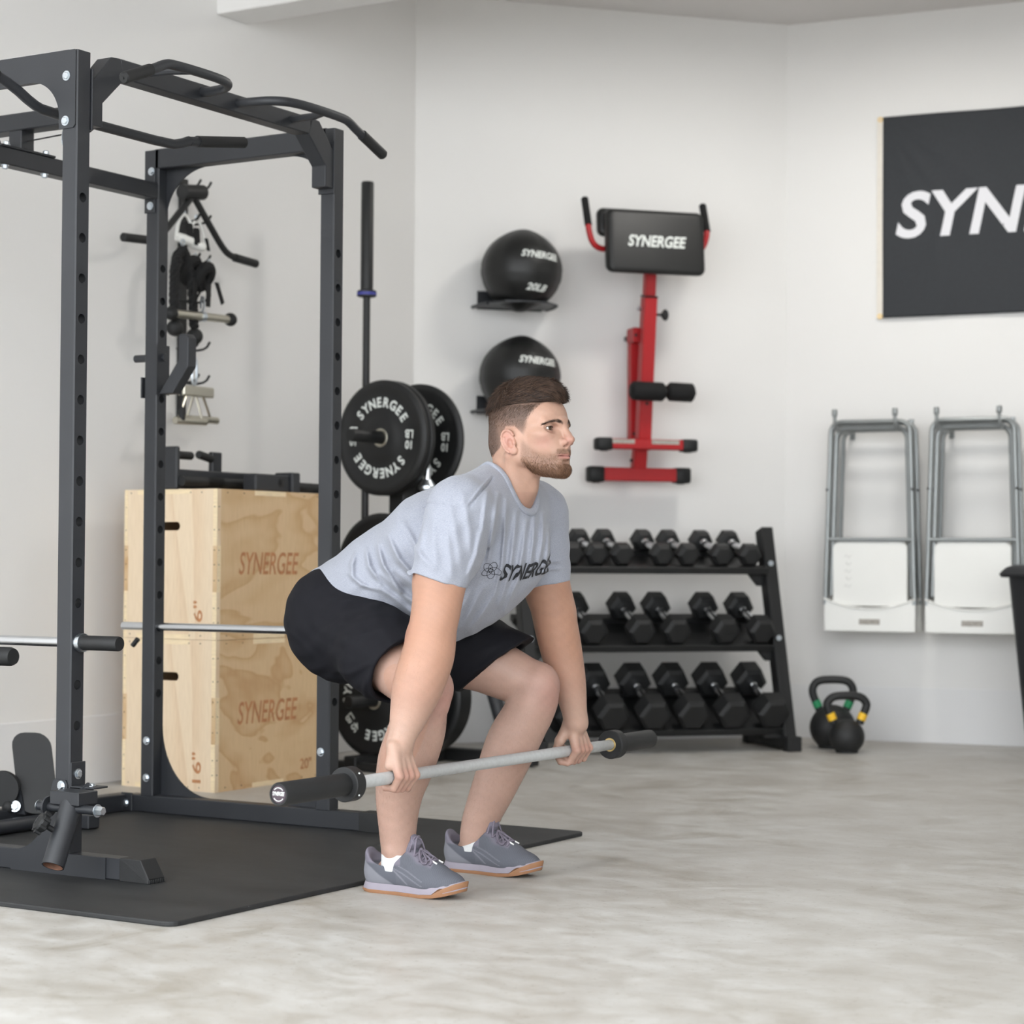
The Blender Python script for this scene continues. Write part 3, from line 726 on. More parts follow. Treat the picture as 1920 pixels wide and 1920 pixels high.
# row handle
th = thing('row_handle', 'black V shaped row handle hanging highest on the left wall strip', 'cable handle', (WX + .10, 5.975, 2.15), group='cable attachments on the wall')
TO = (WX + .10, 5.975, 2.15); x = WX + .115
at(TO, MB().rev([(0, .020), (.001, .028), (.12, .028), (.121, .020)], (x, 5.915, 2.150), (x, 6.05, 2.168), 20, True, 0, True)).build('sleeve', 'steel_dark', th)
for sg in (1, -1):
    p = lambda y, z: (x, 5.978 + sg * (y - 5.978), z)
    a = at(TO, MB().tube([p(5.985, 2.14), p(6.08, 2.045), p(6.155, 1.972), p(6.20, 1.95), p(6.27, 1.944)], .0125, 10, smooth=2)).build('handle_arm', 'steel_dark', th)
    at(TO, MB().rev([(0, .016), (.97, .016), (1, .012)], p(6.225, 1.9475), p(6.36, 1.940), 14)).build('rubber_grip', 'rubber', a)
# two white stirrup handles
for k, (dy, dz, lab) in enumerate(((-.025, 0, 'white stirrup cable handle with black strap, left of the hung pair'), (.045, -.012, 'white stirrup cable handle with black strap, right of the hung pair'))):
    o = (WX + .08, 5.99 + dy, 2.045 + dz)
    t = thing('stirrup_handle', lab, 'cable handle', o, group='cable attachments on the wall')
    MB().rev([(0, .013), (.1, .017), (.5, .0185), (.9, .017), (1, .013)], (0, -.035, -.055), (0.02, .03, -.068), 16).build('handle_grip', 'white_plastic', t)
    MB().tube([(0, -.037, -.053), (0.005, -.032, .0), (0.01, -.012, .03), (.01, .008, .03), (.015, .026, .0), (.02, .032, -.066)], [.006, .006], 8, smooth=1).build('handle_yoke', 'white_plastic', t)
    MB().tube([(0.004, -.004, .034), (.006, -.006, .05), (.006, .004, .055), (.004, .006, .036)], .003, 6, closed=True).build('ring', 'zinc', t)
    MB().prism(rrect(.026, .058, .008), (.022, .01 - .03 * k, -.03), (.3, .9, 0), (.1, -.2, 1), .005).build('strap', 'rope', t)
    MB().prism(rrect(.014, .05, .005), (.024, .04, -.055), (.3, .9, 0), (.1, -.45, 1), .004).build('strap', 'rope', t)
# triceps rope
rp = thing('triceps_rope', 'thick black braided triceps rope with ball ends hanging on the left wall', 'rope', (WX + .11, 5.93, 1.93), group='cable attachments on the wall')
def braided(pts, r, name):
    P = [Vector(p) for p in pts]; mbx = MB()
    dens = []
    for i in range(len(P) - 1):
        for k in range(14): dens.append(P[i].lerp(P[i + 1], k / 14))
    dens.append(P[-1])
    for s in range(3):
        path = []
        for i, q in enumerate(dens):
            t = (dens[min(i + 1, len(dens) - 1)] - dens[max(i - 1, 0)]).normalized(); a = Vector((1, 0, 0)); a = (a - t * a.dot(t)).normalized(); b = t.cross(a); an = i * .55 + s * 2 * PI / 3
            path.append(q + (a * math.cos(an) + b * math.sin(an)) * r * .55)
        mbx.tube(path, r * .62, 7)
    return mbx.build(name, 'rope', rp)
braided([(0, .0, 0.01), (0, -.035, -.02), (.004, -.052, -.08), (.006, -.055, -.16), (.006, -.052, -.25)], .0165, 'rope_strand')
braided([(0, .0, 0.01), (0, .03, -.03), (.004, .046, -.10), (.006, .055, -.20), (.006, .06, -.27)], .0165, 'rope_strand')
for y, z in ((-.05, -.285), (.062, -.305)):
    MB().sphere((.008, y, z), .031, 18, 12).build('rope_ball', 'rubber', rp)
MB().tube([(-.005, 0, .02), (0, .012, .035), (0, 0, .05), (0, -.012, .035)], .0035, 6, closed=True, smooth=1).build('ring', 'zinc', rp)
# ankle straps
for k, lab in enumerate(('black ankle strap bunched beside the braided rope', 'second black ankle strap bunched in front of the rope')):
    t = thing('ankle_strap', lab, 'strap', (WX + .10 + .035 * k, 5.985 + .035 * k, 1.89 - .022 * k), group='cable attachments on the wall')
    m = MB(); ring = [(.02 * math.sin(a), .026 * math.cos(a), .034 * math.sin(a) - .02) for a in np.linspace(0, 2 * PI, 20)[:-1]]
    m.tube(ring, .023, 8, closed=True); m.build('cuff', 'foam', t)
    MB().prism([(0, 0), (.022, 0), (.026, -.085), (.004, -.085)], (.03, -.02, -.05), (0, 1, 0), (0, .1, 1), .005).build('strap_tail', 'rope', t)
    MB().prism([(0, 0), (.02, .0), (.055, -.07), (.04, -.08)], (.034, .02, -.04), (0, 1, 0), (0, 0, 1), .005).build('strap_tail', 'rope', t)
    MB().tube([(.02, -.01, .03), (.02, .006, .045), (.02, .018, .03), (.02, .006, .018)], .003, 6, closed=True).build('ring', 'zinc', t)
# straight revolving bar
x = WX + .13
t = thing('straight_cable_bar', 'short chrome straight bar with black ball ends on the wall strip', 'cable handle', (x, 6.02, 1.70), group='cable attachments on the wall')
MB().rev([(0, .0155), (1, .0155)], (0, -.165, -.004), (0, .155, .006), 16).build('bar_shaft', 'aluminium', t)
for y, z in ((-.175, -.005), (.165, .0065)): MB().sphere((0, y, z), .0255, 18, 12).build('end_ball', 'rubber', t)
MB().rev([(0, .019), (.022, .019)], (0, -.012, 0), (0, .2, 0.006), 16, True, 0, True).tube([(0, 0, .018), (0, .012, .04), (0, .006, .075), (0, -.006, .075), (0, -.01, .03)], .004, 7, smooth=1).build('swivel', 'zinc', t)
# double-D handle
t = thing('v_grip_handle', 'chrome double-D row handle hanging lowest on the left wall strip', 'cable handle', (WX + .09, 5.99, 1.41), group='cable attachments on the wall')
for dx, y0, y1, z in ((.055, -.135, .035, -.105), (.0, -.04, .17, -.09)):
    MB().rev([(0, .0135), (1, .0135)], (dx, y0, z), (dx, y1, z + .004), 16).build('grip_tube', 'aluminium', t)
    ym = (y0 + y1) / 2
    for sg in (-1, 1): MB().tube([(dx, ym + sg * .066, z + .012), (.03, ym * .35 + sg * .026, .0)], .0048, 8).build('handle_arm', 'aluminium', t)
MB().box((.012, -.075, -.008), (.045, .10, .030), .004).build('handle_web', 'aluminium', t)
MB().tube([(.03, .0, .03), (.03, .013, .05), (.03, .013, .12), (.03, 0, .14), (.03, -.013, .12), (.03, -.013, .05)], .005, 8, closed=True, smooth=1).build('carabiner', 'zinc', t)
MB().tube([(.06, -.105, -.06), (.058, -.108, .0), (.054, -.10, .02)], .004, 6).rev([(0, .005), (.02, .013), (.045, .013), (.05, .008)], (.06, -.105, -.055), (.06, -.105, -.2), 12, True, 0, True).build('cable_stop', 'rubber', t)

# ------------------------------------------------------------------ plate tree
PX, PY = -4.615, 6.80           # post
AX = Vector((-.10, -.995, 0)).normalized(); SIDE = Vector((.995, -.10, 0)).normalized()
tree = thing('plate_tree', 'black steel plate tree holding bumper plates in front of the left wall', 'plate rack', (PX, PY, 0))
def tw_(v): return (v[0] - PX, v[1] - PY, v[2])
mbx = MB(); mbx.obox((0, 0, .70), (.075, .075, 1.36), Matrix((SIDE, -AX, Vector((0, 0, 1)))).transposed(), .004); mbx.build('post', 'steel_dark', tree, smooth=0)
for s in (-1, 1):
    mbx = MB(); c = AX * (s * .27); mbx.bar(c - SIDE * .02 + Vector((0, 0, .03)), c + SIDE * .46 + Vector((0, 0, .03)), .05, .05, c=.004) if s < 0 else mbx.bar(c - SIDE * .30 + Vector((0, 0, .018)), c + SIDE * .30 + Vector((0, 0, .018)), .05, .03, c=.004)
    mbx.build('base_bar', 'steel_dark', tree, smooth=0)
mbx = MB(); mbx.bar(-AX * .30 + Vector((0, 0, .03)), AX * .30 + Vector((0, 0, .03)), .06, .05, c=.004); mbx.build('base_bar', 'steel_dark', tree, smooth=0)
mbx = MB(); mbx.tube([tuple(SIDE * .36 - AX * .25 + Vector((0, 0, .03))), tuple(SIDE * .30 - AX * .2 + Vector((0, 0, .30)))], .028, 14); mbx.build('brace', 'steel', tree)
PEGZ = (1.279, .762, .262)
for z in PEGZ:
    for s in (1, -1):
        mbx = MB(); mbx.rev([(0, .0245), (.27, .0245), (.275, .022)], tuple(AX * (s * .035) + Vector((0, 0, z))), tuple(AX * (s * .3) + Vector((0, 0, z))), 20, True, 0, True); mbx.build('peg', 'steel_dark', tree)
for k in (-1, 1):
    q = SIDE * (k * .11) - AX * .02
    mbx = MB(); mbx.rev([(0, .034), (.16, .034), (.16, .028), (.02, .028)], (q.x, q.y, .05), (q.x, q.y, 1), 18, True, 0, True); mbx.build('bar_holder', 'steel_dark', tree)
_pm = {}
def bumper(w, txt, label, c, roll, ax=None):
    """450 mm bumper plate: c its centre, ax its face normal, roll turns the lettering"""
    ax = ax or AX; z = Vector((0, 0, 1)); r_ = z.cross(ax).normalized()
    root = bpy.data.objects.new('bumper_plate', None)
    key = (w, txt)
    if key not in _pm:
        h = w / 2; R = .225
        prof = [(-h, .029), (-h, .085), (-h + .004, .092), (-h + .004, .19), (-h, .197), (-h, .212), (-h + .008, R), (h - .008, R), (h, .212), (h, .197), (h - .004, .19), (h - .004, .092), (h, .085), (h, .029)]
        m = MB(); m.rev(prof, (0, 0, 0), (0, 0, 1), 64, False, 0, True)
        ring = MB(); ring.rev([(-h, .0255), (-h - .001, .0285), (-h - .001, .034), (-h, .036)], (0, 0, 0), (0, 0, 1), 32, False, 0, True); ring.rev([(h, .0255), (h + .001, .0285), (h + .001, .034), (h, .036), (h, .0255), (-h, .0255)], (0, 0, 0), (0, 0, 1), 32, False, 0, True)
        tx = MB(); n = h - .004 + .0012
        for half in (0, PI):
            word = BRAND; N = len(word); span = math.radians(106)
            for i, ch in enumerate(word):
                a = half + PI / 2 + span / 2 - span * i / (N - 1)
                rad = Vector((math.cos(a), math.sin(a), 0)); tan = Vector((math.sin(a), -math.cos(a), 0))
                V, Fs = glyphs(ch, .052, .035, 0, .92)
                flat_text(tx, (V, Fs), rad * .138 + Vector((0, 0, n)), tan, rad, 0)
        for sx in (-1, 1):
            for t_, dy in ((txt, .021), ('LB', -.021)):
                V, Fs = glyphs(t_, .044, .025, 0, .9)
                flat_text(tx, (V, Fs), (sx * .142, dy, n), (1, 0, 0), (0, 1, 0), 0)
        _pm[key] = (m.mesh('bumper_plate', 'bumper'), ring.mesh('hub_ring', 'aluminium'), tx.mesh('lettering', 'plate_white', 0))
    o = bpy.data.objects.new('bumper_plate', _pm[key][0]); COL.objects.link(o); bpy.data.objects.remove(root)
    tag(o, label, 'weight plate', 'bumper plates on the plate tree')
    for nm, me in (('hub_ring', _pm[key][1]), ('lettering', _pm[key][2])):
        ch = bpy.data.objects.new(nm, me); COL.objects.link(ch); ch.parent = o
    B = Matrix((r_, z, ax)).transposed() @ Matrix.Rotation(roll, 3, 'Z')
    o.matrix_world = Matrix.Translation(Vector(c)) @ B.to_4x4()
    return o
def pc(d, z): p = Vector((PX, PY, z)) + AX * d; return (p.x, p.y, z)
bumper(.034, '10', '10 lb bumper plate outermost on the top front peg of the plate tree', pc(.118, 1.277), PI + math.radians(-4))
bumper(.034, '10', '10 lb bumper plate behind the outermost one on the top front peg', pc(.0815, 1.277), PI + math.radians(22))
bumper(.030, '10', 'bumper plate on the top rear peg, seen behind the 10 lb pair', pc(-.100, 1.277), math.radians(176), AX)
bumper(.060, '25', '25 lb bumper plate on the middle peg, half hidden by the lifter\'s back', pc(.105, .760), math.radians(52))
bumper(.065, '25', 'bumper plate on the middle rear peg of the plate tree', pc(-.11, .760), math.radians(20))
bumper(.085, '45', '45 lb bumper plate on the lowest front peg near the floor', pc(.12, .262), math.radians(180 + 40))
bumper(.085, '45', 'bumper plate on the lowest rear peg behind the lifter\'s legs', pc(-.13, .262), math.radians(70))
# standing barbell
def barbell_mesh(root, z_c, shaft_m, sleeve_m, ring_m, sleeve=.43, shaft=1.31, sr=.025, r=.0145, origin=(0, 0, 0)):
    pass
sb = thing('barbell', 'black barbell with a blue collar ring standing upright beside the plate tree', 'barbell', (-4.722, 6.70, .06))
MB().rev([(0, .022), (.004, .025), (.425, .025), (.43, .022)], (0, 0, 1.797), (0, 0, 3), 20, True, 0, True).build('sleeve', 'steel_dark', sb)
MB().rev([(0, .025), (.43, .025)], (0, 0, 0), (0, 0, 1), 20, True, 0, True).build('sleeve', 'steel_dark', sb)
MB().rev([(0, .0145), (1.35, .0145)], (0, 0, .44), (0, 0, 2), 16, True, 0, True).build('shaft', 'steel_dark', sb)
MB().rev([(0, .030), (.003, .038), (.024, .038), (.027, .032)], (0, 0, 1.773), (0, 0, 3), 22, True, 0, True).build('collar', 'steel_dark', sb)
MB().rev([(0, .0388), (.012, .0388)], (0, 0, 1.7795), (0, 0, 3), 22, True, 0, True).build('collar_ring', 'blue', sb)
sb2 = thing('short_bar', 'short chrome bar standing in the holder between the bumper plates', 'bar', (-4.615 + .155, 6.80 - .055, .07))
MB().rev([(0, .012), (1.24, .012)], (0, 0, 0), (0, 0, 1), 14, True, 0, True).build('shaft', 'chrome', sb2)
MB().rev([(0, .02), (.008, .034), (.02, .034), (.045, .016)], (0, 0, 1.00), (0, 0, 2), 18, True, 0, True).build('collar', 'zinc', sb2)
MB().rev([(0, .0135), (.25, .0135)], (0, 0, .74), (0, 0, 2), 14, True, 0, True).build('grip_band', 'rubber', sb2)

# ------------------------------------------------------------------ medicine balls on wall shelves
def med_ball(label, s, off, z, lines, tilt):
    p = corner_pt(s, off, z); R = .176
    o_ = thing('medicine_ball', label, 'medicine ball', p, MR, 'medicine balls on the wall')
    n_lo, n_la = 64, 40; m = MB(); vs, fs = [], []
    def shape(th, ph):   # ten sewn gores: slightly flattened, peaked poles, seams pressed in
        g = abs(((th / (2 * PI) * 10) % 1) - .5) * 2
        r = R * (1 + .018 * (1 - g ** 2) * math.sin(ph) - .010 * math.exp(-((1 - g) / .06) ** 2))
        r *= 1 - .012 * math.exp(-((ph - PI / 2 - .33) / .03) ** 2) - .012 * math.exp(-((ph - PI / 2 + .02) / .03) ** 2)
        pk = 1 + .075 * math.exp(-(min(ph, PI - ph) / .42) ** 1.5)
        return (r * math.sin(ph) * math.cos(th), r * math.sin(ph) * math.sin(th), r * .965 * math.cos(ph) * pk)
    for j in range(n_la + 1):
        for i in range(n_lo): vs.append(shape(2 * PI * i / n_lo, PI * j / n_la))
    for j in range(n_la):
        for i in range(n_lo): fs.append((j * n_lo + i, j * n_lo + (i + 1) % n_lo, (j + 1) * n_lo + (i + 1) % n_lo, (j + 1) * n_lo + i))
    m.add(vs, fs); b = m.build('ball_cover', 'vinyl', o_)
    T = MB()
    for txt, a0, z0, w, h, mm in lines:
        V, Fs = fit_text(txt, w, h, .03, .25)
        out = []
        for a, c in V:
            az = a0 + a / (R * math.cos(math.asin(max(-1, min(1, z0 / R))))); zz = z0 + c; rr = math.sqrt(max(1e-6, (R * 1.022) ** 2 - zz ** 2))
            out.append((rr * math.sin(az), -rr * math.cos(az), zz))
        T.add(out, Fs)
    T.build('lettering', 'plate_white', o_, smooth=0)
    T = MB()
    V, Fs = fit_text('MEDBALL', .17, .024, .01, .25) if False else (None, None)
    o_.rotation_euler = (0, tilt, MR)
    return o_
BALLT = 0.08
med_ball('20 lb black medicine ball on the upper wall shelf', .437, .185, 2.072, ((BRAND, .22, .052, .182, .032, 0), ('20LB', .20, -.088, .096, .030, 0)), BALLT)
med_ball('lower black medicine ball on the wall shelf, partly behind the lifter\'s head', .433, .185, 1.606, ((BRAND, .21, .062, .182, .032, 0),), BALLT)
for z, lab in ((1.93, 'upper black wall shelf cradling the 20 lb medicine ball'), (1.464, 'lower black wall shelf under the second medicine ball')):
    t = thing('ball_shelf', lab, 'shelf', corner_pt(.437, 0, z), MR, 'medicine ball shelves')
    m = MB(); n = 40; rin = .092; pts = []
    outer = [(-.172, -.005), (-.172, -.11), (-.155, -.20), (-.10, -.272), (-.03, -.288), (.03, -.288), (.10, -.272), (.155, -.20), (.172, -.11), (.172, -.005)]
    # plate with a round opening for the ball
    bm = bmesh.new()
    def ring_(pl):
        v_ = [bm.verts.new((a, b, 0)) for a, b in pl]; return [bm.edges.new((v_[i], v_[(i + 1) % len(v_)])) for i in range(len(v_))]
    es = ring_(outer) + ring_([(rin * math.cos(2 * PI * k / n), -.185 + rin * math.sin(2 * PI * k / n)) for k in range(n)])
    bmesh.ops.triangle_fill(bm, use_beauty=True, use_dissolve=False, edges=es)
    g = bmesh.ops.extrude_face_region(bm, geom=list(bm.faces)); bmesh.ops.translate(bm, vec=(0, 0, -.007), verts=[v for v in g['geom'] if isinstance(v, bmesh.types.BMVert)])
    bmesh.ops.recalc_face_normals(bm, faces=bm.faces); me = bpy.data.meshes.new('shelf_plate'); bm.to_mesh(me); bm.free(); me.materials.append(M['steel'])
    ob = bpy.data.objects.new('shelf_plate', me); COL.objects.link(ob); ob.parent = t
    for sx in (-1, 1): MB().tube([(sx * .172, -.008, -.004), (sx * .174, -.11, -.006), (sx * .157, -.20, -.008)], .008, 8, smooth=1).build('shelf_rim', 'steel', t)
    MB().box((-.15, -.006, -.012), (.15, 0, .07), .002).build('wall_bracket', 'steel', t, smooth=0)

# ------------------------------------------------------------------ hyperextension bench hung on the wall
hb = thing('back_extension_bench', 'red and black back extension bench hung upright on the white wall', 'bench', corner_pt(1.0, 0, 0), MR)
def L_(s, off, z): return (s - 1.0, -off, z)
def pad_mesh(w, h, d, r=.03):
    m = MB(); n = 6; vs = []; lay = []
    for zz, ins in ((0, .010), (.006, .002), (.02, 0), (d - .022, 0), (d - .008, .004), (d - .002, .012), (d, .022)):
        lay.append([(x, y, zz) for x, y in rrect(w - 2 * ins, h - 2 * ins, max(.006, r - ins * .5), n)])
    k = len(lay[0])
    for l in lay: vs += l
    fs = [(i * k + j, i * k + (j + 1) % k, (i + 1) * k + (j + 1) % k, (i + 1) * k + j) for i in range(len(lay) - 1) for j in range(k)]
    fs += [tuple(range(k - 1, -1, -1)), tuple((len(lay) - 1) * k + j for j in range(k))]
    return m.add(vs, fs)
pm = pad_mesh(.452, .285, .065)
R_ = Matrix(((1, 0, 0), (0, math.cos(.22), math.sin(.22)), (0, -math.sin(.22), math.cos(.22))))
# pad local frame: width = x, height = z, face towards the room (-y), top leaning to the wall a little
def padf(v, c=(.002, -.30, 2.205)):
    x, y, z = v; a = .20
    Y, Z = -z, y
    return (c[0] + x, c[1] + Y * math.cos(a) + Z * math.sin(a) * .55, c[2] + Z * math.cos(a * .6) + Y * math.sin(a) * .35)
pm.v = [padf(v) for v in pm.v]; pad = pm.build('seat_pad', 'vinyl', hb, smooth=50)
tm = MB(); V, Fs = fit_text(BRAND, .272, .052, .03, .25); tm.add([padf((a, c + .002, .0662)) for a, c in V], Fs); tm.build('lettering', 'plate_white', pad, smooth=0)
bkm = pad_mesh(.47, .13, .05); bkm.v = [padf((x - .008, y + .085, z - .055)) for x, y, z in bkm.v]; bkm.build('seat_pad_back', 'vinyl', hb, smooth=50)
for sg in (-1, 1):
    pts = [(.0 + sg * .18, -.265, 2.175), (sg * .225, -.270, 2.172), (sg * .262, -.275, 2.195), (sg * .280, -.28, 2.25), (sg * .281, -.272, 2.285)]
    pts = [(p[0] + (-.006 if sg < 0 else -.012), p[1], p[2]) for p in pts]
    h = MB().tube(pts, .0135, 12, smooth=2).build('handle', 'red', hb)
    a = Vector(pts[-1]) - Vector((0, .005, .012)); b = a + Vector((0, .055, .128))
    MB().rev([(0, .0165), (.97, .0165), (1, .013)], a, b, 14).build('handle_grip', 'foam', h)
MB().bar((.012, -.255, 2.16), (.012, -.235, 1.955), .048, .048, (0, -1, 0), .004).build('upper_post', 'red', hb, smooth=0)
MB().bar((.012, -.238, 1.975), (.013, -.16, 1.30), .06, .06, (0, -1, 0), .005).build('main_post', 'red', hb, smooth=0)
MB().bar((.012, -.239, 1.981), (.012, -.2375, 1.973), .064, .064, (0, -1, 0), .003).build('post_collar', 'steel_dark', hb, smooth=0)
MB().bar((-.005, -.095, 1.83), (.000, -.085, 1.33), .05, .05, (0, -1, 0), .004).build('rear_post', 'red', hb, smooth=0)
MB().box((-.040, -.18, 1.78), (.006, -.09, 1.845), .004).build('post_bracket', 'red', hb, smooth=0)
MB().rev([(0, .006), (.04, .006), (.04, .014), (.058, .014)], (.040, -.22, 1.90), (1, -.22, 1.90), 14, True, 0, True).sphere((.095, -.22, 1.90), .02, 14, 10, (.8, .8, 1.3)).build('adjust_knob', 'rubber', hb)
MB().cyl((-.034, -.215, 1.925), (-.012, -.215, 1.925), .010, 10).build('bolt', 'zinc', hb)
for a, b in ((-.082, .075), (.090, .212)):
    MB().rev([(0, .030), (.012, .042), (.93 * (b - a), .042), (b - a, .032)], (a, -.265, 1.556), (b, -.265, 1.553), 20, True, 0, True).build('foam_roller', 'foam', hb, smooth=50)
MB().cyl((-.088, -.265, 1.556), (.222, -.265, 1.553), .012, 12).build('roller_axle', 'steel_dark', hb)
for z_, off, x0, x1, hh in ((1.322, .215, -.228, .245, .045), (1.192, .12, -.232, .250, .06)):
    f = MB().box((x0 + .05, -off - .03, z_ - hh / 2), (x1 - .05, -off + .03, z_ + hh / 2), .004).build('foot_bar', 'red', hb, smooth=0)
    for sg, xe in ((-1, x0), (1, x1)):
        MB().box((xe, -off - .034, z_ - hh / 2 - .006), (xe - sg * .075, -off + .034, z_ + hh / 2 + .004), .008).rev([(0, .018), (.012, .018)], (xe - sg * .04, -off, z_ - hh / 2 + .002), (xe - sg * .04, -off, z_ - 1), 12, True, 0, True).build('foot_cap', 'rubber', f, smooth=50)
    if z_ > 1.3:
        for xa, xb in ((-.165, -.055), (.025, .155)): MB().box((xa, -off - .0312, z_ + .001), (xb, -off - .0298, z_ + hh / 2 - .003)).build('sticker', 'label_grey', f, smooth=0)
MB().bar((.004, -.15, 1.31), (.008, -.12, 1.20), .06, .05, (0, -1, 0), .004).build('foot_post', 'red', hb, smooth=0)
for p in ((.013, -.2105, 1.505), (.013, -.204, 1.462), (-.030, -.182, 1.81), (-.012, -.115, 1.375), (-.030, -.13, 1.255)):
    m = MB(); m.cyl(p, (p[0], p[1] - .004, p[2]), .0075, 12); m.build('bolt', 'steel_dark', hb)
m = MB(); [m.box((x, -.10, z), (x + .02, 0, z + .02), .002) for x, z in ((-.02, 1.80), (.01, 1.70))]; m.build('wall_hook', 'steel_dark', hb, smooth=0)

# ------------------------------------------------------------------ dumbbell rack with hex dumbbells
dr = thing('dumbbell_rack', 'black three-tier dumbbell rack against the white wall', 'dumbbell rack', corner_pt(.93, 0, 0), MR)
SX = .93
for s in (.365, 1.497):
    sg = 1 if s > 1 else -1
    m = MB(); m.bar((s - SX, -.655, .05), (s - SX, -.395, .95), .055, .075, (0, -1, 0), .004); m.build('side_post', 'steel_dark', dr, smooth=0)
    m = MB(); m.bar((s - SX, -.24, .032), (s - SX, -.72, .032), .055, .05, c=.004); ft = m.build('foot_bar', 'steel_dark', dr, smooth=0)
    for o1, o2 in ((.235, .285), (.675, .735)):
        MB().box((s - SX - .032, -o2, .0), (s - SX + .032, -o1, .064), .004).build('foot_cap', 'rubber', ft, smooth=0)
    m = MB().prism([(0, 0), (.08, 0), (0, .09)], (s - SX - sg * .027, -.655, .055), (-sg, 0, 0), (0, 0, 1), .05); m.build('post_gusset', 'steel_dark', dr, smooth=0)
    for z, off in ((.80, .44), (.478, .53)):
        MB().prism([(0, 0), (-sg * .085, 0), (-sg * .02, -.075), (0, -.075)], (s - SX - sg * .026, -off + .02, z - .025), (1, 0, 0), (0, 0, 1), .03).build('shelf_bracket', 'steel_dark', dr, smooth=0)
        b1 = MB(); bolt(b1, (s - SX - sg * .005, -off - .045, z), (0, -1, 0), .009); b1.build('bolt', 'zinc', dr)
TIERS = {'top': (.47, .837, math.radians(14.1), .052, .072, .250), 'middle': (.55, .516, math.radians(20.8), .0625, .088, .267), 'bottom': (.66, .175, math.radians(25.5), .0735, .105, .277)}
for nm, (off, zf, tl, r, hl, pitch_) in TIERS.items():
    n_ = Vector((0, math.sin(tl), -math.cos(tl)))        # down, out of the tray
    fwd = Vector((0, -math.cos(tl), -math.sin(tl)))
    for d in (-.02, pitch_ + .02):
        c = Vector((0, -off, zf)) - fwd * d + n_ * (r * .87 + .017)
        m = MB(); m.obox(c, (1.10, .055, .03), Matrix((Vector((1, 0, 0)), fwd, n_)).transposed(), .003); m.build('shelf_rail', 'steel_dark', dr, smooth=0)
    c = Vector((0, -off, zf)) - fwd * (pitch_ / 2) + n_ * (r * .87 + .028)
    m = MB(); m.obox(c, (1.09, pitch_ + .05, .006), Matrix((Vector((1, 0, 0)), fwd, n_)).transposed(), .0); m.build('shelf_tray', 'steel_dark', dr, smooth=0)
def dumbbell(label, tier, s):
    off, zf, tl, r, hl, pt = TIERS[tier]
    c = corner_pt(s, off, zf); key = ('db', tier)
    t = thing('dumbbell', label, 'dumbbell', c, 0, 'hex dumbbells on the rack')
    t.rotation_euler = Matrix.Rotation(MR, 4, 'Z').to_euler()
    R3 = Matrix.Rotation(MR, 4, 'Z') @ Matrix.Rotation(tl, 4, 'X')
    t.matrix_world = Matrix.Translation(Vector(c)) @ R3
    if key not in _pm:
        def head(y):
            m = MB(); ring = []
            e = .010; ly = [(y - hl / 2, r - .016), (y - hl / 2 + .004, r - .012), (y - hl / 2 + e + .004, r), (y + hl / 2 - e - .004, r), (y + hl / 2 - .004, r - .012), (y + hl / 2, r - .016)]
            vs = [(rr * math.cos(PI / 3 * k), yy, rr * math.sin(PI / 3 * k)) for yy, rr in ly for k in range(6)]
            fs = [(i * 6 + k, i * 6 + (k + 1) % 6, (i + 1) * 6 + (k + 1) % 6, (i + 1) * 6 + k) for i in range(5) for k in range(6)] + [tuple(range(6)), tuple(30 + k for k in range(5, -1, -1))]
            return m.add(vs, fs).mesh('head', 'rubber_hex', 20)
        hd = MB().rev([(0, .013), (.25, .0165), (.5, .0175), (.75, .0165), (1, .013)], (0, hl / 2 - .002, 0), (0, pt - hl / 2 + .002, 0), 16).mesh('handle', 'chrome')
        nb = MB().sphere((0, pt - hl / 2 - .006, 0), .020, 14, 10).mesh('handle_collar', 'chrome')
        _pm[key] = (head(0), head(pt), hd, nb)
    for nme, me in zip(('head', 'head', 'handle', 'handle_collar'), _pm[key]):
        ch = bpy.data.objects.new(nme, me); COL.objects.link(ch); ch.parent = t
    return t
ORD = ('first', 'second', 'third', 'fourth', 'fifth', 'sixth', 'seventh', 'eighth')
for tier, size, row in (('top', 'small', (.579, .690, .806, .987, 1.107, 1.263, 1.396)), ('middle', 'medium', (.485, .648, .864, 1.024, 1.248, 1.416)), ('bottom', 'large', (.515, .695, .880, 1.054, 1.236, 1.419))):
    for i, s in enumerate(row[::-1]):
        dumbbell('%s black hex dumbbell on the %s tier, %s from the right post' % (size, tier, ORD[i]), tier, s)

# ------------------------------------------------------------------ kettlebells
def kettlebell(label, p, R, band, hh, hw, rz):
    t = thing('kettlebell', label, 'kettlebell', p, rz, 'kettlebells beside the rack')
    m = MB(); prof = []
    for k in range(19):
        a = -PI / 2 + PI * k / 18; prof.append((R + R * math.sin(a), max(1e-4, R * math.cos(a))))
    prof = [(z, r) for z, r in prof if z > R * .10]; prof = [(R * .10, .62 * R)] + prof[1:]
    prof = [(z - R * .10, r) for z, r in prof]
    m.rev(prof, (0, 0, 0), (0, 0, 1), 32, True, 0, True); m.build('body', 'kettle', t)
    top = 1.9 * R; zt = top + hh; rr = .0175
    zl = 1.62 * R
    pts = [(-hw * .62, 0, zl), (-hw * .80, 0, zl + .035), (-hw, 0, zl + .075), (-hw * .97, 0, zt - .025), (-hw * .70, 0, zt), (0, 0, zt + .004), (hw * .70, 0, zt), (hw * .97, 0, zt - .025), (hw, 0, zl + .075), (hw * .80, 0, zl + .035), (hw * .62, 0, zl)]
    m = MB(); m.tube(pts, rr, 14, smooth=2); m.build('handle', 'kettle', t)
    for sg in (-1, 1):
        m = MB(); m.tube([(sg * hw * .70, 0, zl + .016), (sg * hw * .80, 0, zl + .036), (sg * hw * .845, 0, zl + .044)], rr + .0014, 14); m.build('colour_band', band, t)
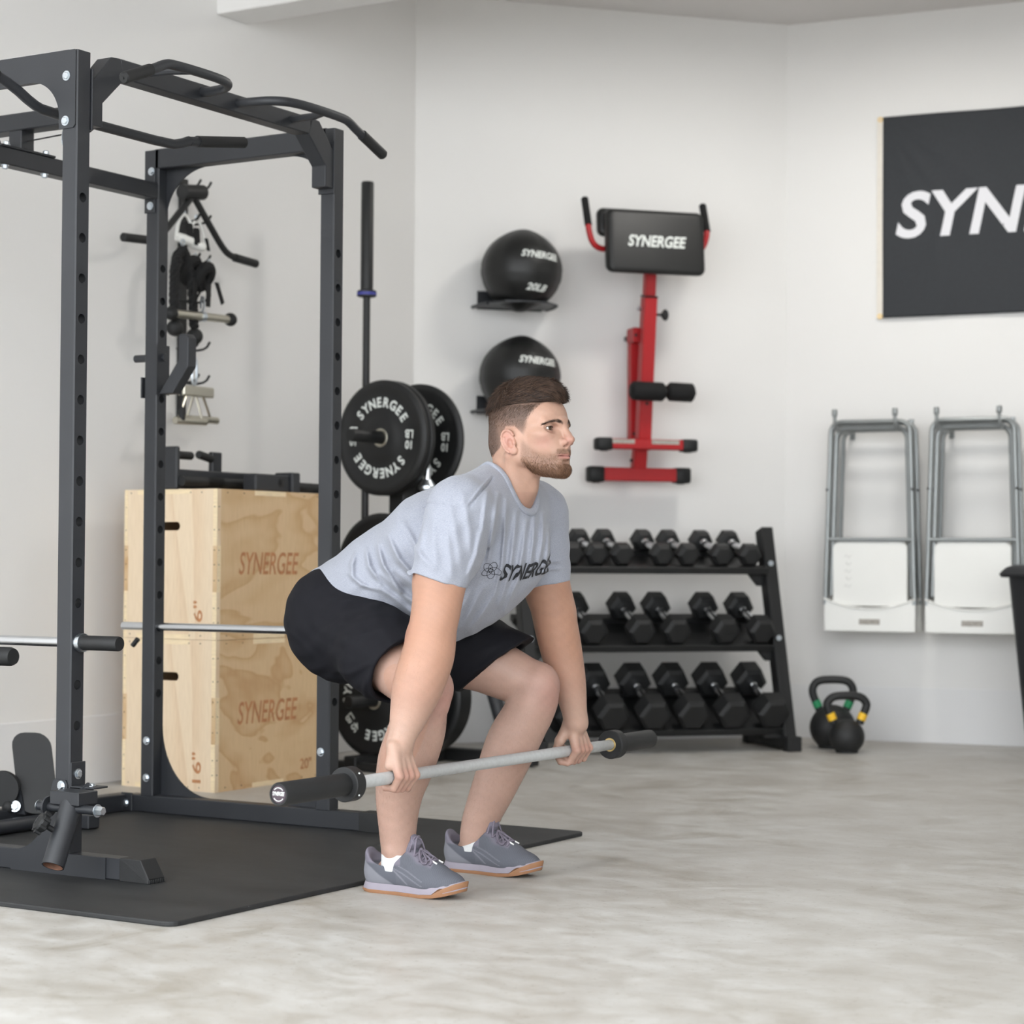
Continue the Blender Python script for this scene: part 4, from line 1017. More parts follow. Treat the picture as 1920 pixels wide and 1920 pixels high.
kettlebell('black kettlebell with green bands at the handle, behind the yellow one', (-3.505, 8.50, 0), .0995, 'green', .105, .088, math.radians(25))
kettlebell('black kettlebell with yellow bands at the handle beside the dumbbell rack', (-3.373, 8.335, 0), .0755, 'yellow', .095, .085, math.radians(33))

# ------------------------------------------------------------------ banner
bn = thing('banner', 'black cloth banner with white lettering on the white back wall', 'banner', back_pt(.43, 0, 0), RR)
def drape(u, v):
    """fold height of the cloth at u (0..1.55 m along) and v (0..0.917 up)"""
    d = 0.0; dx, dz = u, .917 - v
    ang = math.atan2(dz, dx + 1e-6); rr = math.hypot(dx, dz)
    for a0, w, A in ((.30, .05, .005), (.62, .07, .009), (.95, .06, .007), (1.18, .05, .005)):
        d += A * math.exp(-((ang - a0) / w) ** 2) * math.sin(min(1, rr / .25) * PI / 2) * math.exp(-rr / .65)
    d += .0035 * math.exp(-((u - .245) / .008) ** 2) * min(1, rr) + .003 * math.exp(-((u - .545) / .008) ** 2)
    d += .004 * math.sin(u * 7 + v * 5) * math.sin(v * 6.0) + .003 * math.sin(u * 13 - v * 9)
    return .016 + d
m = MB(); nu, nv = 120, 72; W_, H_ = 1.55, .917
vs = [(.028 + W_ * i / nu, -drape(W_ * i / nu, H_ * j / nv), 1.917 + H_ * j / nv) for j in range(nv + 1) for i in range(nu + 1)]
fs = [(j * (nu + 1) + i, j * (nu + 1) + i + 1, (j + 1) * (nu + 1) + i + 1, (j + 1) * (nu + 1) + i) for j in range(nv) for i in range(nu)]
m.add(vs, fs); M['banner'] = mat('black banner cloth', (42, 45, 49), 0.75, 0, 0.06, 60, 0.1, 900)
ob = m.build('banner_cloth', 'banner', bn, smooth=80); so = ob.modifiers.new('thickness', 'SOLIDIFY'); so.thickness = .0012
M['hem'] = mat('cream header tape', (224, 218, 208), .8, 0, .03, 50)
MB().box((.0, -.014, 1.917), (.030, -.011, 2.834), .0005).build('header_tape', 'hem', bn, smooth=0)
M['grommet'] = mat('brass grommet', (214, 178, 96), .4, .7)
for z in (1.925, 2.825):
    MB().rev([(0, .006), (.0015, .006), (.0015, .011), (0, .0115)], (.015, -.0142, z), (.015, -1, z), 16, False, 0, True).build('grommet', 'grommet', bn)
V, Fs = fit_text(BRAND, 1.47, .212, .022, .2, 1.02)
bmx = bmesh.new(); vv = [bmx.verts.new((a, c, 0)) for a, c in V]
for f in Fs:
    try: bmx.faces.new([vv[i] for i in f])
    except ValueError: pass
for _ in range(3):
    es = [e for e in bmx.edges if e.calc_length() > .03]
    if not es: break
    bmesh.ops.subdivide_edges(bmx, edges=es, cuts=1); bmesh.ops.triangulate(bmx, faces=[f for f in bmx.faces if len(f.verts) > 3])
bmx.verts.ensure_lookup_table()
off_u = .088 - V[:, 0].min() - .028
tm = MB(); vl = list(bmx.verts); ix = {v: i for i, v in enumerate(vl)}
tm.add([(v.co.x + off_u + .028, -drape(v.co.x + off_u, v.co.y + .463) - .0022, v.co.y + 1.917 + .463) for v in vl], [tuple(ix[v] for v in f.verts) for f in bmx.faces]); bmx.free()
tm.build('lettering', mat('white banner print', (222, 222, 226), .7), bn, smooth=80)

# ------------------------------------------------------------------ folding chairs hung on the wall
def chair(label, s, off, group='folding chairs hung on the wall'):
    t = thing('folding_chair', label, 'folding chair', back_pt(s, off, 0), RR, group)
    w = .178; tr = .0105
    def U(wt, wb, zt, zb, y0, y1, r=.05):
        pts = [(-wb, y1, zb), (-wt, y0, zt - r)]
        for k in range(7):
            a = PI - PI / 2 * k / 6; pts.append((-wt + r + r * math.cos(a), y0, zt - r + r * math.sin(a)))
        for k in range(7):
            a = PI / 2 - PI / 2 * k / 6; pts.append((wt - r + r * math.cos(a), y0, zt - r + r * math.sin(a)))
        pts += [(wt, y0, zt - r), (wb, y1, zb)]
        return pts
    MB().tube(U(.178, .200, 1.432, .62, -.016, -.020), tr, 10).build('front_leg_frame', 'grey_tube', t)
    MB().tube(U(.160, .180, 1.405, .66, .012, .010), tr, 10).build('rear_leg_frame', 'grey_tube', t)
    MB().tube([(-.196, -.02, .908), (.196, -.02, .908)], .009, 10).build('crossbar', 'grey_tube', t)
    m = MB().prism([(x, y) for x, y in rrect(.335, .285, .03)], (0, -.004, .755), (1, 0, 0), (0, 0, 1), .014); m.build('seat', 'white_plastic', t, smooth=50, bevel=.004)
    # backrest: a shallow tray curved along its upper edge
    top = [(.205 - .41 * k / 12, .645 - .045 * (1 - (2 * k / 12 - 1) ** 2)) for k in range(13)]
    m = MB().prism([(-.205, .50), (.205, .50)] + top, (0, -.010, 0), (1, 0, 0), (0, 0, 1), .018); bk = m.build('backrest', 'white_plastic', t, smooth=50, bevel=.004)
    m = MB(); m.tube([(x, -.030, z + .001) for x, z in top], .0045, 8); m.build('backrest_rim', 'white_plastic', bk)
    MB().box((-.045, -.0292, .532), (.048, -.0275, .556)).build('sticker', 'label_grey', bk, smooth=0)
    for sx in (-1, 1):
        MB().rev([(0, .006), (.01, .006)], (sx * .186, -.024, 1.13), (sx * 2, -.024, 1.13), 10, True, 0, True).build('rivet', 'steel_dark', t)
    return t
c0_ = None
for stack, s0 in (('left', .452), ('right', .905)):
    for k, pos in enumerate(('nearest the wall', 'in the middle', 'outermost')):
        lab = 'white and grey folding chair hung in the %s stack, %s' % (stack, pos)
        off = .085 + .075 * k
        if c0_ is None: c0_ = chair(lab, s0, off)
        else: cc = dup(c0_, lab, back_pt(s0 + (-.006 if k == 1 else .004 * k), off, 0), RR)
    for dx in (-.135, .135):
        lab = 'grey wall hook on the %s of the %s chair stack' % ('left' if dx < 0 else 'right', stack)
        t = thing('wall_hook', lab, 'hook', back_pt(s0 + dx, 0, 1.395), RR, 'hooks for the folding chairs')
        MB().box((-.012, -.006, -.03), (.012, 0, .06), .002).tube([(0, -.004, .0), (0, -.30, -.002), (0, -.315, .02), (0, -.318, .078)], .0085, 10, smooth=1).build('hook_arm', 'grey_tube', t)
        MB().rev([(0, .0085), (.006, .0125), (.03, .0125), (.034, .010)], (0, -.318, .055), (0, -.318, 1), 14, True, 0, True).build('hook_cap', 'grey_tube', t)
# faint handwriting on the outermost left seat
hw_ = MB()
for k in range(5):
    z = .83 - .033 * k
    hw_.tube([(-.115 + .012 * (k % 2), -.0192, z), (-.105, -.0192, z + .010), (-.095, -.0192, z - .004), (-.083, -.0192, z + .008)], .0011, 5)
M['ink'] = mat('faded pencil marks', (190, 190, 186), .8)
lastL = [o for o in COL.objects if o.get('label') == 'white and grey folding chair hung in the left stack, outermost'][0]
hw_.build('handwriting', 'ink', [c for c in lastL.children if c.name.startswith('seat')][0], smooth=0)

# ------------------------------------------------------------------ wheeled bin at the right edge
BP = (-2.367, 8.562, 0)
bn_ = thing('waste_bin', 'tall dark grey waste bin at the right edge beside the hung chairs', 'bin', BP, math.radians(-31))
def bsec(z, w, d, r=.05): return [(x, y, z) for x, y in rrect(w, d, r, 4)]
secs = [bsec(0.02, .40, .40), bsec(.06, .42, .42), bsec(.10, .455, .44), bsec(.70, .545, .52), bsec(.765, .555, .53)]
k = len(secs[0]); vs = [p for s_ in secs for p in s_]
fs = [(i * k + j, i * k + (j + 1) % k, (i + 1) * k + (j + 1) % k, (i + 1) * k + j) for i in range(len(secs) - 1) for j in range(k)] + [tuple(range(k - 1, -1, -1)), tuple((len(secs) - 1) * k + j for j in range(k))]
MB().add(vs, fs).build('bin_body', 'bin', bn_, smooth=50)
secs = [bsec(.748, .60, .58, .06), bsec(.762, .612, .592, .06), bsec(.772, .60, .58, .06), bsec(.790, .57, .55, .06), bsec(.80, .53, .50, .06)]
vs = [p for s_ in secs for p in s_]; fs = [(i * k + j, i * k + (j + 1) % k, (i + 1) * k + (j + 1) % k, (i + 1) * k + j) for i in range(len(secs) - 1) for j in range(k)] + [tuple(range(k - 1, -1, -1)), tuple((len(secs) - 1) * k + j for j in range(k))]
MB().add(vs, fs).build('bin_lid', 'bin', bn_, smooth=50)

# ------------------------------------------------------------------ the barbell in the lifter's hands
BXX, BZZ = -2.715, .304
hbell = thing('barbell', 'grey steel technique barbell with black sleeves held by the lifter', 'barbell', (BXX, 4.40, BZZ))
MB().rev([(-.60, .0143), (-.52, .0143), (-.519, .0147), (-.35, .0147), (-.349, .0143), (.24, .0143), (.241, .0147), (.555, .0147), (.556, .0140), (.63, .0140)], (0, 0, 0), (0, 1, 0), 24, True, 0, True).build('shaft', 'knurl', hbell)
for sg, yc, ye in ((-1, 3.794, 3.543), (1, 5.033, 5.25)):
    y0 = yc - 4.40; y1 = ye - 4.40
    sl = MB().rev([(0, .0255), (abs(y1 - y0) - .004, .0255), (abs(y1 - y0), .0235), (abs(y1 - y0), .020), (abs(y1 - y0) - .002, .0195)], (0, y0, 0), (0, y0 + sg, 0), 32, True, 0, True).build('sleeve', 'rubber', hbell)
    MB().rev([(-.020, .036), (-.017, .039), (.014, .039), (.0155, .037), (.0155, .026)], (0, y0, 0), (0, y0 + sg, 0), 36, True, 0, True).build('collar', 'rubber', sl)
    MB().rev([(-.0215, .0145), (-.0215, .0175), (-.0205, .0185)], (0, y0, 0), (0, y0 + sg, 0), 28, False, 0, True).build('bushing', 'gold', sl)
    if sg < 0:
        MB().rev([(0, .0185)], (0, y1 - .0005, 0), (0, y1 - 1, 0), 28, False, 0, True)
        m = MB(); n = 28; m.add([(.0185 * math.cos(2 * PI * k / n), y1 + .0012, .0185 * math.sin(2 * PI * k / n)) for k in range(n)], [tuple(range(n))]); cp = m.build('end_cap', mat('dark plum end sticker', (62, 48, 58), .4), sl, smooth=0)
        m = MB(); flat_text(m, fit_text(BRAND, .031, .0085, .02, .2), (0, y1 + .0012, .0015), (1, 0, 0), (0, 0, 1), .0006)
        for a0, a1, rr in ((40, 140, .0142), (215, 325, .0142)):
            pts = [(rr * math.cos(math.radians(a0 + (a1 - a0) * q / 10)), y1 + .0006, rr * math.sin(math.radians(a0 + (a1 - a0) * q / 10))) for q in range(11)]
            m.tube(pts, .0009, 5)
        m.build('lettering', 'plate_white', cp, smooth=0)
        for p in ((.030, y0 + .002, .0255), (.033, y0 - .002, -.0225)):
            MB().sphere(p, .0022, 8, 6).build('chalk_speck', 'plate_white', sl)
# ------------------------------------------------------------------ the lifter: one implicit body, meshed by surface nets
def A3(p): return np.asarray(p, np.float32)
def cap(a, b, r1, r2, k=.02, side=None, q=1.0, op='u'):
    a, b = A3(a), A3(b); ba = b - a; L2 = float(ba @ ba) + 1e-12
    sd = None if side is None else A3(side) / np.linalg.norm(side)
    def f(P):
        pa = P - a
        h = np.clip(pa @ ba / L2, 0, 1)
        d = pa - h[:, None] * ba
        if sd is not None:
            c = d @ sd; d = d - (c * (1 - 1 / q))[:, None] * sd
        return np.sqrt(np.einsum('ij,ij->i', d, d)) - (r1 + (r2 - r1) * h)
    return (op, f, k)
def ell(c, r, k=.02, R=None, op='u'):
    c, r = A3(c), A3(r); Rm = None if R is None else np.asarray(R, np.float32)
    def f(P):
        p = P - c
        if Rm is not None: p = p @ Rm.T
        u = p / r; k0 = np.sqrt(np.einsum('ij,ij->i', u, u)); w = u / r; k1 = np.sqrt(np.einsum('ij,ij->i', w, w))
        return k0 * (k0 - 1) / (k1 + 1e-9)
    return (op, f, k)
def chain(pts, k=.015, **kw):
    return [cap(p[:3], q[:3], p[3], q[3], k, **kw) for p, q in zip(pts[:-1], pts[1:])]
def half(p, n, k=.004):          # keep the side opposite to n
    p, n = A3(p), A3(n) / np.linalg.norm(n)
    return ('i', lambda P: (P - p) @ n, k)
def combine(d, op, x, k):
    if op == 'u':
        h = np.maximum(k - np.abs(d - x), 0) / k; return np.minimum(d, x) - h * h * k * .25
    if op == 's': x = -x
    h = np.maximum(k - np.abs(d - x), 0) / k; return np.maximum(d, x) + h * h * k * .25
def evaluate(prims, P, disp=None):
    d = None
    for op, f, k in prims:
        x = f(P)
        d = x if d is None else combine(d, op, x, k)
    if d is None: d = np.full(len(P), 1e3, np.float32)
    if disp is not None: d = d - disp(P)
    return d
def sdf_mesh(prims, lo, hi, h, disp=None, B=14, closed=False, refine=1):
    lo = np.asarray(lo, float); hi = np.asarray(hi, float)
    N = np.maximum(((np.ceil((hi - lo) / h / B)).astype(int)) * B, B)
    F = np.ones(N, np.float32)
    nb = N // B
    bi = np.stack(np.meshgrid(*[np.arange(n) for n in nb], indexing='ij'), -1).reshape(-1, 3)
    ctr = (lo + (bi * B + (B - 1) / 2) * h).astype(np.float32)
    hd = B * h * .87
    D = [f(ctr) for _, f, _ in prims]
    tot = None
    for (op, f, k), x in zip(prims, D): tot = x if tot is None else combine(tot, op, x, k)
    um = np.min([x for (op, _, _), x in zip(prims, D) if op == 'u'], axis=0)
    act = np.abs(tot) < hd * 1.5 + .012
    off = np.stack(np.meshgrid(*[np.arange(B)] * 3, indexing='ij'), -1).reshape(-1, 3)
    for n in range(len(bi)):
        i, j, k_ = bi[n] * B
        if not act[n]:
            F[i:i + B, j:j + B, k_:k_ + B] = 1.0 if tot[n] > 0 else -1.0; continue
        sel = []
        for q, (op, f, k) in enumerate(prims):
            x = D[q][n]
            if op == 'u': ok = x - hd * 1.3 < max(um[n], 0) + hd * 1.3 + k + .004
            elif op == 's': ok = x - hd * 1.3 < k + hd + .02
            else: ok = x + hd * 1.3 > -(k + hd + .02)
            if ok: sel.append(prims[q])
        P = (lo + (bi[n] * B + off) * h).astype(np.float32)
        if not sel or sel[0][0] != 'u':
            F[i:i + B, j:j + B, k_:k_ + B] = 1.0; continue
        F[i:i + B, j:j + B, k_:k_ + B] = evaluate(sel, P, disp).reshape(B, B, B)
    if closed:
        for ax in range(3):
            s = [slice(None)] * 3; s[ax] = 0; F[tuple(s)] = 1; s[ax] = -1; F[tuple(s)] = 1
    S = F < 0
    cnt = np.zeros(np.array(F.shape) - 1, np.uint8)
    for dx in (0, 1):
        for dy in (0, 1):
            for dz in (0, 1): cnt += S[dx:F.shape[0] - 1 + dx, dy:F.shape[1] - 1 + dy, dz:F.shape[2] - 1 + dz]
    mixed = (cnt > 0) & (cnt < 8)
    I = np.argwhere(mixed); ids = np.full(mixed.shape, -1, np.int32); ids[mixed] = np.arange(len(I))
    acc = np.zeros((len(I), 3)); num = np.zeros(len(I))
    cor = [(x, y, z) for x in (0, 1) for y in (0, 1) for z in (0, 1)]
    val = {c: F[I[:, 0] + c[0], I[:, 1] + c[1], I[:, 2] + c[2]] for c in cor}
    for a in cor:
        for ax in range(3):
            if a[ax] == 1: continue
            b = list(a); b[ax] = 1; b = tuple(b)
            va, vb = val[a], val[b]; cr = (va < 0) != (vb < 0)
            t = np.where(cr, va / np.where(np.abs(va - vb) < 1e-9, 1, va - vb), 0)
            p = np.tile(np.array(a, float), (len(I), 1)); p[:, ax] += t
            acc += p * cr[:, None]; num += cr
    V = lo + (I + acc / np.maximum(num, 1)[:, None]) * h
    faces = []
    for ax in range(3):
        o1, o2 = [a for a in range(3) if a != ax]
        s0 = [slice(None)] * 3; s1 = [slice(None)] * 3; s0[ax] = slice(0, -1); s1[ax] = slice(1, None)
        E = np.argwhere(S[tuple(s0)] != S[tuple(s1)])
        E = E[(E[:, o1] > 0) & (E[:, o2] > 0) & (E[:, o1] < F.shape[o1] - 1) & (E[:, o2] < F.shape[o2] - 1)]
        ins = S[E[:, 0], E[:, 1], E[:, 2]]
        def cell(d1, d2):
            c = E.copy(); c[:, o1] -= d1; c[:, o2] -= d2; return ids[c[:, 0], c[:, 1], c[:, 2]]
        q = np.stack([cell(1, 1), cell(0, 1), cell(0, 0), cell(1, 0)], 1)
        flip = ins if ax != 1 else ~ins
        q[~flip] = q[~flip][:, ::-1]
        faces.append(q[(q >= 0).all(1)])
    Q = np.concatenate(faces)
    for _ in range(refine):     # pull the vertices onto the surface
        for s in range(0, len(V), 60000):
            P = V[s:s + 60000].astype(np.float32); e = np.float32(h * .5)
            d0 = evaluate(prims, P, disp)
            g = np.stack([evaluate(prims, P + A3(np.eye(3)[a] * e), disp) - d0 for a in range(3)], 1) / e
            g2 = np.maximum((g * g).sum(1), .25)
            V[s:s + 60000] -= np.clip(d0 / g2, -h * .8, h * .8)[:, None] * g
    return V, Q
def np_mesh(name, V, Q, mats, parent=None, origin=(0, 0, 0), color=None, smooth=True):
    me = bpy.data.meshes.new(name); V = (np.asarray(V) - np.asarray(origin)).astype(np.float32); Q = np.asarray(Q, np.int32)
    me.vertices.add(len(V)); me.vertices.foreach_set('co', V.ravel())
    n = Q.shape[1]; me.loops.add(Q.size); me.loops.foreach_set('vertex_index', Q.ravel())
    me.polygons.add(len(Q)); me.polygons.foreach_set('loop_start', np.arange(0, Q.size, n, dtype=np.int32))
    me.polygons.foreach_set('use_smooth', np.full(len(Q), smooth))
    me.update(calc_edges=True); me.validate()
    for m in (mats if isinstance(mats, (list, tuple)) else [mats]): me.materials.append(M[m] if isinstance(m, str) else m)
    if color is not None:
        a = me.color_attributes.new('tone', 'FLOAT_COLOR', 'POINT')
        a.data.foreach_set('color', np.concatenate([color, np.ones((len(color), 1))], 1).astype(np.float32).ravel())
    o = bpy.data.objects.new(name, me); COL.objects.link(o)
    if parent is not None: o.parent = parent
    return o
def join(*parts):
    V, Q, n = [], [], 0
    for v, q in parts: V.append(v); Q.append(q + n); n += len(v)
    return np.concatenate(V), np.concatenate(Q)

YM = 4.42
PO = np.array([-2.80, YM, 0.0])              # the person's origin, between the feet
# ---- limbs
SH = {-1: np.array([-2.665, 4.172, .915]), 1: np.array([-2.737, 4.655, .925])}
def spline(pts, n=4):
    """denser joints through the given (x, y, z, radius) rows"""
    A = np.array(pts, float); A = np.vstack([2 * A[0] - A[1], A, 2 * A[-1] - A[-2]]); out = []
    for i in range(1, len(A) - 2):
        for k in range(n):
            t = k / n; p0, p1, p2, p3 = A[i - 1:i + 3]
            out.append(.5 * (2 * p1 + (p2 - p0) * t + (2 * p0 - 5 * p1 + 4 * p2 - p3) * t * t + (3 * p1 - p0 - 3 * p2 + p3) * t ** 3))
    return [tuple(r) for r in out + [A[-2]]]
HANDY = {-1: 3.985, 1: 4.812}
ARM = {-1: [(-2.663, 4.178, .914, .061), (-2.684, 4.142, .815, .0575), (-2.688, 4.117, .752, .0545), (-2.681, 4.090, .678, .0510), (-2.678, 4.070, .615, .0530), (-2.680, 4.057, .572, .0560), (-2.694, 4.040, .510, .0545), (-2.706, 4.023, .445, .0400), (-2.713, 4.005, .395, .0262), (-2.715, 3.998, .372, .0250)],
       1: [(-2.737, 4.652, .924, .060), (-2.736, 4.686, .805, .0545), (-2.735, 4.705, .728, .0505), (-2.726, 4.721, .666, .0510), (-2.720, 4.736, .610, .0515), (-2.712, 4.753, .540, .0475), (-2.702, 4.770, .470, .0385), (-2.698, 4.790, .398, .0275), (-2.700, 4.800, .374, .0265)]}
LEG = {-1: [(-2.738, 4.140, .497, .0560), (-2.758, 4.149, .440, .0575), (-2.775, 4.156, .390, .0635), (-2.810, 4.167, .317, .0650), (-2.838, 4.178, .237, .0520), (-2.847, 4.187, .159, .0415), (-2.848, 4.192, .100, .0362), (-2.846, 4.192, .055, .033)],
       1: [(-2.732, 4.640, .482, .0600), (-2.742, 4.631, .420, .0580), (-2.786, 4.619, .335, .0640), (-2.828, 4.603, .225, .0540), (-2.860, 4.592, .145, .0440), (-2.873, 4.585, .092, .0370), (-2.872, 4.585, .055, .033)]}
HIP = {-1: (-3.10, 4.325, .655), 1: (-3.10, 4.515, .655)}
FOOT = {-1: (-2.848, 4.192), 1: (-2.872, 4.585)}
def hand_prims(s, wrist, yc):
    """hand closed on the bar at (BXX, yc, BZZ); s=-1 near, thumb towards the body's middle (-s)"""
    o = np.array([BXX, yc, BZZ]); t = -s; P = []
    W = lambda x, y, z: o + np.array([x, t * y, z])
    k = .008; w = np.asarray(wrist)
    P.append(cap(w, o + np.array([.004, t * .004, .064]), .0245, .0235, .014, side=(0, 1, 0), q=1.18))
    for i, (y0, y1, r0, r1) in enumerate(((.020, .034, .0155, .0118), (.007, .012, .0155, .0122), (-.007, -.0105, .015, .0118), (-.018, -.031, .014, .0105))):
        P.append(cap(W(.004, y0, .070), W(.0285, y1, .004 if i < 3 else .007), r0, r1, k))
        P.append(ell(W(.0315, y1, .003 if i < 3 else .006), (.0095, .0098, .0105), .004))          # knuckle
    P.append(cap(W(.001, -.012, .06), W(.003, -.030, .028), .015, .012, .008))   # heel of the hand
    P.append(cap(W(-.004, .022, .062), W(-.017, .040, .028), .0165, .0138, .010))    # ball of the thumb
    P.append(cap(W(-.018, .041, .027), W(-.027, .047, -.002), .0120, .0105, .006))
    P.append(cap(W(-.027, .047, -.002), W(-.012, .046, -.027), .0105, .0088, .004))
    P.append(cap(W(-.012, .046, -.027), W(.006, .040, -.0315), .0088, .0072, .003))
    for i, (y, r, L) in enumerate(((.034, .0098, 1.0), (.012, .0102, 1.06), (-.0105, .0096, 1.0), (-.031, .0084, .84))):
        def pol(deg, rad): a = math.radians(deg); return W(rad * math.cos(a), y * (1 - .05 * (deg < -60)), rad * math.sin(a))
        m = pol(6, .0305); p1 = pol(-70 * L, .0268); p2 = pol(-134 * L, .0248); p3 = pol(-186 * L, .0230)
        P.append(cap(m, p1, r * 1.06, r, .003)); P.append(cap(p1, p2, r, r * .92, .0022)); P.append(cap(p2, p3, r * .92, r * .80, .0022))
        P.append(ell(p1, (r * 1.04,) * 3, .003))
    return P
def trunk_prims():
    P = [cap((-3.12, YM, .66), (-2.98, YM, .76), .115, .115, .05, (0, 1, 0), 1.35), cap((-2.98, YM, .76), (-2.83, YM, .85), .115, .125, .05, (0, 1, 0), 1.35),
         cap((-2.83, YM, .85), (-2.74, YM, .91), .110, .076, .05, (0, 1, 0), 1.5), cap(SH[-1], SH[1], .052, .052, .05)]
    return P + [ell((-3.15, YM + s * .09, .65), (.11, .10, .11), .04) for s in (-1, 1)]
def leg_prims(s):
    kn = LEG[s][0]
    P = chain([(*HIP[s], .100), ((HIP[s][0] + kn[0]) / 2, (HIP[s][1] + kn[1]) / 2, (HIP[s][2] + kn[2]) / 2 - .004, .084), (kn[0] - .01, kn[1], kn[2], .062)], .03)
    P += chain(spline(LEG[s]), .012)
    P.append(ell((kn[0] + .028, kn[1] - s * .006, kn[2] + .004), (.036, .038, .046), .022))      # kneecap
    P.append(cap((kn[0] + .036, kn[1], kn[2] - .045), (kn[0] + .018, kn[1], kn[2] - .085), .018, .015, .025))
    P.append(ell((LEG[s][-2][0], LEG[s][-2][1] + s * .028, .105), (.014, .014, .016), .012))     # ankle bone
    fx, fy = FOOT[s]
    return P + [cap((fx, fy, .055), (fx + .12, fy, .035), .029, .022, .012), cap((fx - .03, fy, .05), (fx, fy, .055), .028, .030, .012)]
def arm_prims(s):
    a = ARM[s]; P = chain(spline(a), .012); e = np.array(a[4][:3])
    P.append(ell(SH[s] + np.array([0, s * .012, -.015]), (.066, .062, .070), .03))                  # deltoid
    P.append(cap(np.array(a[1][:3]) + [.010, 0, -.02], np.array(a[3][:3]) + [.011, 0, .01], .043, .040, .03))   # biceps
    P.append(cap(np.array(a[1][:3]) + [-.010, 0, -.01], np.array(a[2][:3]) + [-.011, 0, 0], .043, .042, .03))   # triceps
    P.append(ell(e + np.array([-.040, s * .006, .008]), (.018, .016, .022), .022))                               # elbow
    P += hand_prims(s, a[-1][:3], HANDY[s])
    P.append(ell(np.array(a[-2][:3]) + np.array([.004, s * .022, .004]), (.011, .010, .013), .010))              # wrist bone
    return P
HO = np.array([-2.643, YM, 1.133])            # head origin, midway at eye height
HR = np.array([[math.cos(.105), math.sin(.105), 0], [-math.sin(.105), math.cos(.105), 0], [0, 0, 1]])   # rows map head axes to the world
HT = HO + np.array([.0092, 0, -.0048])
def to_head(V): return (np.asarray(V) - HT) @ np.linalg.inv(HR).T
def from_head(q): return HT + np.asarray(q) @ HR.T
def mmv(*a): return tuple(x * .001 for x in a)
def head_prims():
    """millimetres in the head frame; mirrored across y by evaluating |y|"""
    P = []
    E = lambda c, r, k=12, R=None, op='u': P.append(ell(mmv(*c), mmv(*r), k * .001, R, op))
    Cc = lambda a, b, r1, r2, k=10, op='u', side=None, q=1.0: P.append(cap(mmv(*a), mmv(*b), r1 * .001, r2 * .001, k * .001, side, q, op))
    E((2.5, 0, 19), (101.5, 75, 85))
    E((60, 0, 22), (47, 58, 48), 22)
    E((-48, 0, -34), (52, 55, 56), 20)                       # back of the skull
    E((70, 0, -99), (46, 38, 22), 20)                        # under the jaw
    E((58, 0, -42), (56, 55, 62), 25)
    E((68, 0, -46), (52, 52, 46), 22)
    Cc((30, 50, -74), (104, 15, -106), 15, 15, 22)          # jaw line
    Cc((24, 56, -30), (30, 51, -72), 13, 14, 20)
    E((106, 0, -103), (19, 25, 16), 14)                      # chin
    E((98, 0, -67), (28, 31, 28), 14)                        # muzzle
    E((80, 44, -19), (25, 20, 15), 20)                       # cheekbone
    Cc((108, 11, 12), (92, 46, 11), 8.5, 8, 12)              # brow ridge
    E((108, 0, 12), (12, 16, 12), 10)
    E((104, 33, -4), (14, 17, 11), 9, None, 's')             # eye socket
    Cc((112, 0, 4), (129.5, 0, -23), 8.0, 8.8, 9)              # nose
    E((135.5, 0, -31.5), (11.5, 10.5, 9.8), 7)
    E((124, 12, -38), (11.5, 6.8, 7.8), 6)
    Cc((134, 0, -40), (124, 0, -50), 5, 6, 5)
    E((128, 7.0, -46.5), (6.5, 3.6, 3.6), 2.5, None, 's')
    E((87.8, 32, -3.5), (14.2, 15.2, 13.8), 5)               # lids
    E((101, 31.8, -4.0), (15, 14.4, 4.7), 1.6, None, 's')
    Cc((127.5, 0, -65.5), (110, 25, -71), 4.6, 2.6, 4)       # lips
    Cc((126.5, 0, -76), (110, 24, -73), 5.6, 2.8, 4)
    Cc((135, 0, -70.6), (112, 27, -72), 1.3, 1.3, 2, 's')
    E((127, 0, -86), (8, 15, 3.5), 8, None, 's')
    # ear
    u = np.array([-.30, .05, .95]); u /= np.linalg.norm(u); b = np.array([-.92, .36, -.30]); b -= u * (u @ b); b /= np.linalg.norm(b); n = np.cross(b, u); n = n if n[1] > 0 else -n
    ec = np.array([8., 79., -36.]); R = np.stack([u, b, n])
    Ef = lambda p: ec + u * p[0] + b * p[1] + n * p[2]
    E(tuple(ec), (29, 16, 4.2), 4, R)
    E(tuple(Ef((-26, -7, 0))), (9, 8, 4.5), 6, R)
    pts = []
    for a in np.linspace(-1.9, 2.4, 11):
        rr = 1.0 if a > -1 else .9
        pts.append(Ef((29 * math.cos(a * .95 - .15) * rr * 1.0, 17 * math.sin(a * .95 + .25) * rr if True else 0, 2.2)))
    pts = [Ef((28 * math.cos(t), 16.5 * math.sin(t), 2.5)) for t in np.linspace(-1.15, 2.75, 12)]
    for p, q in zip(pts[:-1], pts[1:]): Cc(tuple(p), tuple(q), 3.0, 3.0, 2.5)
    anti = [Ef((15 * math.cos(t), 8.5 * math.sin(t) + 1.5, 2.6)) for t in np.linspace(.3, 2.5, 6)]
    for p, q in zip(anti[:-1], anti[1:]): Cc(tuple(p), tuple(q), 2.6, 2.6, 3)
    E(tuple(Ef((-6, -3.5, 5.0))), (12, 7.5, 6.5), 3, R, 's')
    E(tuple(Ef((17, 2, 6.0))), (6, 9, 4.0), 3, R, 's')
    E(tuple(Ef((-7, -12.5, 1.0))), (6, 4, 4.5), 4, R)
    nh = len(P)
    # neck
    Cc((-8, 0, -70), (-26, 0, -141), 55, 58, 26); Cc((-26, 0, -141), (-66, 0, -215), 58, 66, 26)
    Cc((2, 58, -78), (-8, 20, -200), 13, 11, 22)             # neck muscle
    E((26, 0, -150), (14, 12, 16), 18)
